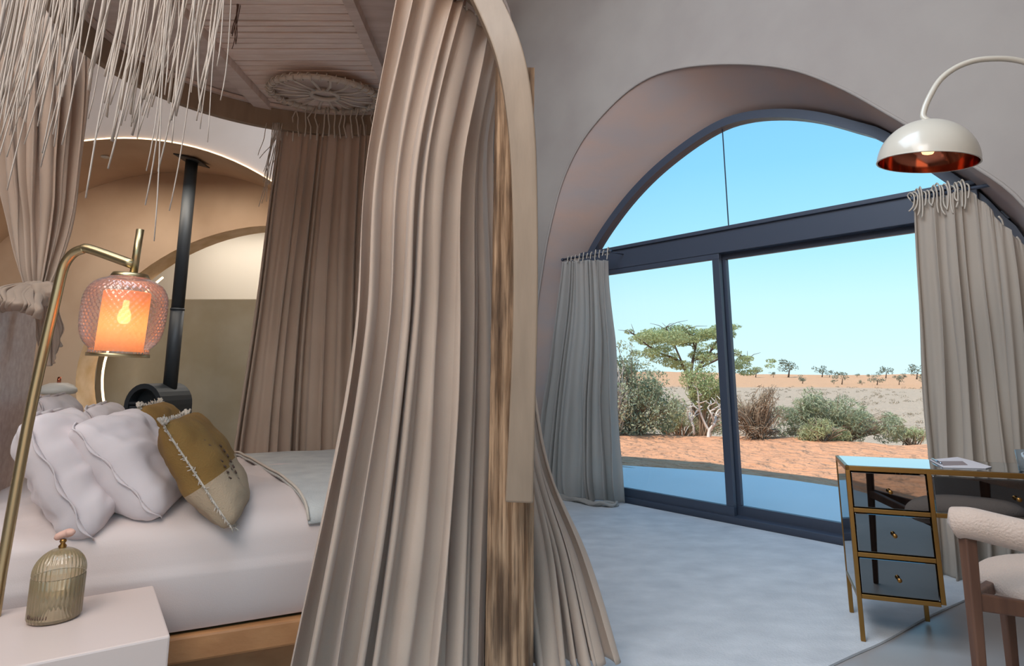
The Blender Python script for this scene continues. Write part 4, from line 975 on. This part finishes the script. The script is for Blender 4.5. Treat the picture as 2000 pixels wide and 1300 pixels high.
tube('flue_pipe', [fpx + Z * (zt - .06), fpx + Z * (zt + .7)], pr_, M['stove_metal'], stt, 24); tube('flue_pipe', [fpx + Z * (zt + .68), fpx + Z * (topz + .03)], pr_ - .004, M['stove_metal'], stt, 24)
tube('pipe_collar', [fpx + Z * (zt + .69), fpx + Z * (zt + .71)], pr_ + .003, M['stove_metal'], stt, 24)
box('ceiling_plate', fpx + Z * (topz - .02), .26, .26, .012, M['stove_metal'], stt, .002, Vector((.955, 0, -.25)), Yv, Vector((.25, 0, .955)))

# wall spotlight
sl = P(207, 273, 6.0); sw = thing('ceiling_spotlight', P(211, 268, 6.0), 'small white tube spotlight on the plaster under the light strip', 'spotlight')
tube('barrel', [P(197, 267, 6.0), P(220, 281, 5.96)], .030, M['lamp_white'], sw, 16); tube('mount', [P(210, 272, 6.0), P(211, 262, 6.0)], .012, M['lamp_white'], sw, 8)
lathe('plate', [(0, 0), (.04, 0), (.04, .012), (0, .012)], Vector((P(211, 264, 6.0).x, 6.0, NZ + sqrt(NR ** 2 - (P(211, 264, 6.0).x - NX) ** 2) - .014)), M['lamp_white'], sw, 20)

# ---------------------------------------------------------------- window curtains
def rod(name, s0, s1, z, t, label):
    r = thing(name, WP((s0 + s1) / 2, t, z), label, 'curtain rod'); tube('bar', [WP(s0, t, z), WP(s1, t, z)], .012, M['black_metal'], r, 10)
    for s in (s0, s1): lathe('finial', [(0, -.015), (.016, -.01), (.018, 0), (.016, .01), (0, .015)], WP(s, t, z), M['black_metal'], r, 12, U)
    for s in (s0 + .02, s1 - .03): tube('bracket', [WP(s, t, z), WP(s, .02, z)], .006, M['black_metal'], r, 6)
    return r
RT = .30
sL0, zL = PW(1099, 507, RT); sL1, _ = PW(1192, 489, RT); rod('curtain_rod', sL0, sL1, zL, RT, 'short dark rod carrying the voile curtain left of the glass doors')
wl = thing('window_curtain', WP(sL0, RT, 0), 'pale voile curtain puddling on the rug left of the glass doors', 'curtain')
def pw(px, py, t): s, z = PW(px, py, t); return WP(s, t, z)
cloth('fabric', [(0, [pw(1101, 512, RT + .02), pw(1140, 508, RT), pw(1186, 508, RT)]),
                 (.28, [pw(1086, 640, RT + .04), pw(1140, 640, RT + .02), pw(1196, 640, RT)]),
                 (.65, [pw(1062, 800, RT + .10), pw(1130, 800, RT + .06), pw(1202, 800, RT)]),
                 (.90, [pw(1052, 930, RT + .13), pw(1125, 925, RT + .10), pw(1208, 925, RT + .02)]),
                 (1, [F(1056, 966, .016), F(1130, 974, .016), F(1212, 984, .016)])], 6.2, lambda v: .030 + .030 * v, M['sheer'], wl, 260, 70, 17, .85, wob=.02)
g = []; rn = random.Random(4); pb = cat([F(1085, 966, .03), F(1130, 976, .03), F(1170, 982, .035), F(1204, 982, .03)], 20)
for k in range(4):
    c = [p + Vector((rn.gauss(0, .012), -.02 - .02 * k + rn.gauss(0, .012), .012 * sin(i * .9 + k) + .01 * (k % 2))) for i, p in enumerate(pb)]; g.append(tube_geo(c, [.026 * (.6 + .4 * sin(i * 1.1 + k * 2) ** 2) for i in range(20)], 8, .7))
pu = multi('puddled_hem', g, M['sheer'], wl); q_ = pu.modifiers.new('s', 'SUBSURF'); q_.levels = 1; q_.render_levels = 1
def ties(par, s0, s1, z, t, n, seed, sz=.05):
    rn = random.Random(seed)
    for i in range(n):
        s = s0 + (s1 - s0) * (i + .5) / n; h = sz * rn.uniform(.5, 1.2); wd = sz * rn.uniform(.25, .6)
        pts = [WP(s + rn.gauss(0, .01), t - .012, z - .03), WP(s - wd * .5, t - .02, z + h * .5), WP(s, t, z + h * .8), WP(s + wd * .5, t + .02, z + h * .2), WP(s + wd * .3, t + .025, z - h), WP(s + wd * rn.uniform(-.4, .9), t + .03, z - h * 1.6)]
        tube('tie', cat(pts, 14), .0055, M['cord'], par, 5)
ties(wl, sL0 + .06, sL1, zL, RT, 11, 3, .045)
sR0, zR = PW(1783, 388, RT); sR1, _ = PW(1885, 362, RT)
sR1 = sR0 + .95
rod('curtain_rod', sR0, sR1 + .1, zR, RT, 'dark rod carrying the linen curtain right of the glass doors')
wr = thing('window_curtain', WP(sR0, RT, 0), 'long cream linen curtain hanging right of the glass doors behind the desk', 'curtain')
cloth('fabric', [(0, [pw(1784, 390, RT), pw(1840, 385, RT), pw(1893, 374, RT), pw(1955, 432, RT), pw(2030, 510, RT)]),
                 (.18, [pw(1790, 520, RT), pw(1850, 520, RT), pw(1905, 520, RT), pw(1970, 540, RT), pw(2040, 590, RT)]),
                 (.5, [pw(1806, 760, RT), pw(1870, 760, RT), pw(1930, 760, RT), pw(1990, 770, RT), pw(2060, 800, RT)]),
                 (.85, [pw(1822, 1000, RT + .05), pw(1880, 1000, RT + .05), pw(1950, 1000, RT + .05), pw(2010, 1010, RT), pw(2080, 1040, RT)]),
                 (1, [WP(PW(1826, 1090, RT + .08)[0], RT + .08, .01), WP(PW(1890, 1090, RT + .08)[0], RT + .1, .01), WP(PW(1950, 1090, RT + .08)[0], RT + .1, .01), WP(PW(2010, 1090, RT)[0], RT + .05, .01), WP(PW(2090, 1090, RT)[0], RT, .01)])],
      5.4, lambda v: .018 + .030 * v, M['sheer2'], wr, 380, 70, 23, .85, wob=.02, crimp=.004)
ties(wr, sR0 - .02, PW(1893, 370, RT)[0], zR + .0, RT, 17, 8, .085)
for px, py in ((1950, 422), (1985, 462)):
    c = pw(px, py, RT - .01); tube('tie', cat([c, c + Vector((.02, 0, -.03)), c + Vector((.03, .01, -.08)), c + Vector((.05, .01, -.10))], 8), .006, M['cord'], wr, 5)

# ---------------------------------------------------------------- rug
rz_ = .012
rp_ = [F(1100, 968, 0), WP(.1, .12, 0), WP(3.5, .12, 0)]
c1 = F(1890, 1172); c2 = F(1630, 1300); dr_ = (c2 - c1).normalized(); far_ = c1 + (-dr_) * .25
rpts = [WP(-.45, .13, 0), WP(2.0, .13, 0), WP(2.93, .13, 0)]
e_ = cat([c1 + dr_ * -.35 + Vector((.02, .02, 0)), c1, c1.lerp(c2, .35) + Vector((-.006, .006, 0)), c1.lerp(c2, .7) + Vector((.008, -.006, 0)), c2, c2 + dr_ * 1.2], 40)
poly = [WP(-.45, .14, 0), WP(3.10, .14, 0)] + e_ + [Vector((-.3, 2.75, 0)) + Vector((0, -.9, 0)), Vector((-1.2, 3.6, 0))]
bm = bmesh.new(); f0 = bm.faces.new([bm.verts.new(Vector((p.x, p.y, .002))) for p in poly]); bmesh.ops.triangulate(bm, faces=[f0])
r_ = bmesh.ops.extrude_face_region(bm, geom=list(bm.faces))
for g_ in r_['geom']:
    if isinstance(g_, bmesh.types.BMVert): g_.co.z = rz_
rg = frombm('rug', bm, M['rug']); tag(rg, 'large pale grey-blue woven rug in front of the glass doors', 'rug')
for v_ in fc.children[0].data.vertices: v_.co.z = max(v_.co.z, .02)
for v_ in f2.children[0].data.vertices: v_.co.z = max(v_.co.z, .02)

# ---------------------------------------------------------------- desk
dO = F(1682, 1252, rz_); dB = F(1660, 1186, rz_)
DX = Vector((.935, -.354, 0)); DY = Vector((.354, .935, 0)); dep = .40; dH = P(1660, 909, dO.y).z
def DP(a, b, z): return Vector((dO.x, dO.y, 0)) + DX * a + DY * b + Z * z
desk = thing('mirrored_desk', DP(.7, .2, 0), 'mirrored writing desk with brass frame in front of the right curtain', 'desk')
def dbox(name, a0, a1, b0, b1, z0, z1, m, bev=.002, par=desk):
    return box(name, DP((a0 + a1) / 2, (b0 + b1) / 2, (z0 + z1) / 2), a1 - a0, b1 - b0, z1 - z0, m, par, bev, DX, DY, Z)
DL, PWd, zb = 1.36, .36, P(1677, 1163, dO.y).z; rw = .020
zr = [zb, zb + (dH - zb) * .315, zb + (dH - zb) * .655, dH]
dbox('desktop', rw * .7, DL - rw * .7, rw * .7, dep - rw * .7, dH - .010, dH + .002, M['mirror_top'], 0)
for a0, a1, b0, b1 in ((0, DL, 0, rw), (0, DL, dep - rw, dep), (0, rw, 0, dep), (DL - rw, DL, 0, dep)): dbox('top_trim', a0, a1, b0, b1, dH - .022, dH + .001, M['gold'])
for side in (0, 1):
    oa = 0 if side == 0 else DL - PWd
    for a, b in ((oa, 0), (oa, dep - rw), (oa + PWd - rw, dep - rw)) if side == 0 else ((oa, 0), (oa, dep - rw), (oa + PWd - rw, 0), (oa + PWd - rw, dep - rw)): dbox('leg', a, a + rw, b, b + rw, rz_ if side == 0 else 0.0, dH - .02, M['gold'])
    if side == 0: dbox('leg', oa + PWd - rw, oa + PWd, 0, rw, zb - .0, dH - .02, M['gold'])
    for z in zr[:3]: dbox('rail', oa + rw, oa + PWd - rw, 0, rw, z - rw / 2, z + rw / 2, M['gold'])
    dbox('side_panel', oa + .003, oa + .010, rw, dep - rw, zb, dH - .02, M['mirror'], 0); dbox('side_panel', oa + PWd - .010, oa + PWd - .003, rw, dep - rw, zb, dH - .02, M['mirror'], 0)
    dbox('bottom_panel', oa + rw, oa + PWd - rw, rw, dep - rw, zb - .005, zb + .003, M['mirror'], 0); dbox('back_panel', oa + rw, oa + PWd - rw, dep - .012, dep - .006, zb, dH - .02, M['mirror'], 0)
    dbox('side_rail', oa, oa + rw, rw, dep - rw, zb - rw / 2, zb + rw / 2, M['gold'])
def drawer(a0, a1, z0, z1):
    d = dbox('drawer', a0 + .004, a1 - .004, .004, .030, z0 + .004, z1 - .004, M['mirror'], .003)
    for q in ((a0 + .002, a1 - .002, z0 + .001, z0 + .005), (a0 + .002, a1 - .002, z1 - .005, z1 - .001)): pass
    k = DP((a0 + a1) / 2, 0, (z0 + z1) / 2 + .0); kb = lathe('knob', [(0, -.028), (.0085, -.028), (.010, -.025), (.010, -.016), (.005, -.013), (.004, .004), (0, .004)][::-1], k, M['gold'], None, 16, DY); kb.parent = d; kb.matrix_parent_inverse = Matrix.Identity(4)
    d.data['x'] = 0; return d
for side in (0, 1):
    oa = 0 if side == 0 else DL - PWd
    for i in range(3): drawer(oa + rw, oa + PWd - rw, zr[i] + rw / 2, (zr[i + 1] - rw / 2) if i < 2 else dH - .024)
drawer(PWd, DL - PWd, zr[2] + rw / 2, dH - .024)
dbox('rail', PWd, DL - PWd, 0, rw, zr[2] - rw / 2, zr[2] + rw / 2, M['gold']); dbox('centre_box', PWd, DL - PWd, .03, dep - .02, zr[2], zr[2] + .006, M['mirror'], 0)
# things on the desk
nb = F(1880, 905, dH); nbk = thing('notepad', Vector((nb.x, nb.y, dH)), 'open pale paper folder with a mauve card lying on the desk', 'notepad')
pq = [F(x, y, dH + .006) for x, y in ((1815, 897), (1870, 892), (1902, 900), (1937, 911), (1925, 914), (1842, 912))]
bm = bmesh.new(); f0 = bm.faces.new([bm.verts.new(p) for p in pq]); r_ = bmesh.ops.extrude_face_region(bm, geom=[f0])
for g_ in r_['geom']:
    if isinstance(g_, bmesh.types.BMVert): g_.co.z -= .003
frombm('cover', bm, M['paper'], nbk)
pq = [F(x, y, dH + .008) for x, y in ((1836, 900), (1880, 900), (1890, 907), (1842, 908))]
bm = bmesh.new(); f0 = bm.faces.new([bm.verts.new(p) for p in pq]); r_ = bmesh.ops.extrude_face_region(bm, geom=[f0])
for g_ in r_['geom']:
    if isinstance(g_, bmesh.types.BMVert): g_.co.z -= .0015
frombm('card', bm, M['paper2'], nbk)
pe = thing('pen', F(1829, 900, dH + .01), 'silver pen lying on the left end of the paper folder', 'pen'); tube('barrel', [F(1822, 896, dH + .012), F(1838, 904, dH + .012)], .005, M['pen'], pe, 10); tube('tip', [F(1822, 896, dH + .012), F(1819, 894.5, dH + .012)], [.004, .001], M['pen'], pe, 8)
gp = F(2006, 921, dH + .002); gp.z = dH + .002; gt = thing('drinking_glass', gp, 'clear drinking glass at the right edge of the photo on the desk', 'glass')
lathe('tumbler', [(0, .001), (.028, .001), (.030, .004), (.036, .095), (.034, .095), (.028, .010), (0, .008)], gp, M['tumbler'], gt, 40)
lathe('water', [(0, .010), (.0275, .010), (.031, .060), (0, .060)], gp, M['tumbler'], gt, 40)

# ---------------------------------------------------------------- arc lamp
DYp = 2.60; dc = P(1811, 318, DYp); ala = thing('arc_floor_lamp', (2.75, 2.25, 0), 'cream arc lamp with copper-lined dome shade over the desk', 'lamp')
Rr = .5 * 184 / 1250 * DYp; axd = Vector((.10, -.10, 1)).normalized()
pro = [(Rr * cos(a), Rr * .98 * sin(a)) for a in [pi / 2 * i / 20 for i in range(20)]] + [(.002, Rr * .98)]
dc = dc + axd * (.0)
lathe('dome_shade', pro, dc, M['cream_metal'], ala, 64, axd)
lathe('copper_lining', [(r * .975, h * .975) for r, h in pro], dc, M['copper'], ala, 64, axd)
lathe('rim', [(Rr * .972, 0), (Rr * 1.002, 0), (Rr * 1.002, .004), (Rr * .972, .004)], dc, M['cream_metal'], ala, 64, axd)
bq = dc + axd * (Rr * .42); lathe('bulb', [(.002, -.045), (.02, -.040), (.030, -.018), (.026, .004), (.015, .025), (.012, .05)], bq, M['bulb_warm'], ala, 20, axd)
lathe('socket', [(.018, .03), (.018, .09)], bq, M['black_metal'], ala, 16, axd)
arcp_ = [dc + axd * Rr * .96, P(1803, 225, DYp), P(1815, 190, DYp), P(1840, 152, DYp - .0), P(1880, 126, DYp - .02), P(1930, 115, DYp - .05), P(2000, 121, DYp - .08), P(2100, 165, 2.48), P(2230, 290, 2.4), P(2350, 520, 2.35), P(2400, 800, 2.3)]
fe = P(2420, 1000, 2.28); tube('arc_pole', cat(arcp_ + [fe, Vector((fe.x, 2.27, .05))], 90), .0125, M['cream_metal'], ala, 12)
box('base', (fe.x, 2.27, .03), .34, .26, .06, M['cream_metal'], ala, .01)

# ---------------------------------------------------------------- chair
ch = thing('armchair', (1.95, 2.2, 0), 'cream curved-back chair with dark wooden legs in front of the desk', 'chair')
bolster = [P(1858, 1020, 2.25), P(1876, 1020, 2.23), P(1900, 1022, 2.20), P(1950, 1034, 2.17), P(2000, 1046, 2.14), P(2060, 1060, 2.12), P(2140, 1066, 2.14), P(2230, 1060, 2.22), P(2290, 1045, 2.38)]
bc = cat(bolster, 40); rad = [.0478 * min(1, sqrt(max(0, 1 - (1 - i / 3) ** 2)) if i < 3 else 1, sqrt(max(0, 1 - (1 - (39 - i) / 3) ** 2)) if i > 36 else 1) + .002 for i in range(40)]
bc[0] = bc[0] + (bc[0] - bc[1]).normalized() * .012
tube('back_cushion', bc, rad, M['chair_fabric'], ch, 24, 1.0)
def leg(p0, p1, w0, w1, name='leg'):
    bm = bmesh.new(); vs = []
    for p, w_ in ((p0, w0), (p1, w1)):
        for a, b in ((-1, -1), (1, -1), (1, 1), (-1, 1)): vs.append(bm.verts.new(Vector(p) + Vector((a * w_ / 2, b * w_ / 2, 0))))
    for f in ((3, 2, 1, 0), (4, 5, 6, 7), (0, 1, 5, 4), (1, 2, 6, 5), (2, 3, 7, 6), (3, 0, 4, 7)): bm.faces.new([vs[i] for i in f])
    o = frombm(name, bm, M['chair_wood'], ch); mod_bevel(o, .006, 3); return o
t0 = P(1889, 1046, 2.22); b1 = t0 - Vector((.03, 0, 0)); 
leg(t0, Vector((b1.x, 2.21, 0)), .040, .026)
t1 = P(2230, 1085, 2.22); leg(t1, Vector((t1.x - .03, 2.22, 0)), .046, .030)
sc2 = Vector((2.0, 2.40, 0)); zs = P(1950, 1110, 2.35).z
leg(Vector((1.93, 2.66, zs - .10)), Vector((1.93, 2.68, 0.0)), .042, .030); leg(Vector((2.36, 2.62, zs - .10)), Vector((2.38, 2.64, 0)), .042, .030)
# seat: rounded soft cushion
V, Fc = [], []; seat_c = P(2098, 1142, 2.40)
for i in range(15):
    f = -pi / 2 + pi * i / 14; rr_ = cos(f) ** .45 if abs(f) < pi / 2 - 1e-6 else 0; zz = sin(f) * .062
    for j in range(48):
        a = 2 * pi * j / 48; c_, s_ = cos(a), sin(a); V.append(seat_c + Vector((.27 * rr_ * math.copysign(abs(c_) ** .75, c_), .26 * rr_ * math.copysign(abs(s_) ** .75, s_), zz + .012 * cos(a) * rr_)))
for i in range(14):
    for j in range(48): Fc.append((i * 48 + j, i * 48 + (j + 1) % 48, (i + 1) * 48 + (j + 1) % 48, (i + 1) * 48 + j))
mesh('seat', V, Fc, M['chair_fabric'], ch, True)
rl0 = P(1900, 1172, 2.22); rl1 = P(2225, 1225, 2.22)
def rail(p0, p1, h0, h1, wd=.03):
    d = (p1 - p0).normalized(); n_ = Vector((-d.y, d.x, 0)); bm = bmesh.new(); vs = []
    for p, h in ((p0, h0), (p1, h1)):
        for a, b in ((-1, -1), (1, -1), (1, 1), (-1, 1)): vs.append(bm.verts.new(p + n_ * (a * wd / 2) + Z * (b * h / 2)))
    for f in ((3, 2, 1, 0), (4, 5, 6, 7), (0, 1, 5, 4), (1, 2, 6, 5), (2, 3, 7, 6), (3, 0, 4, 7)): bm.faces.new([vs[i] for i in f])
    o = frombm('seat_rail', bm, M['chair_wood'], ch); mod_bevel(o, .005, 2)
rail(rl0, rl1, .055, .035); rail(rl0, Vector((1.93, 2.66, zs - .12)), .045, .035); rail(Vector((1.93, 2.66, zs - .12)), Vector((2.36, 2.62, zs - .12)), .04, .04); rail(Vector((2.36, 2.62, zs - .12)), rl1, .035, .035)
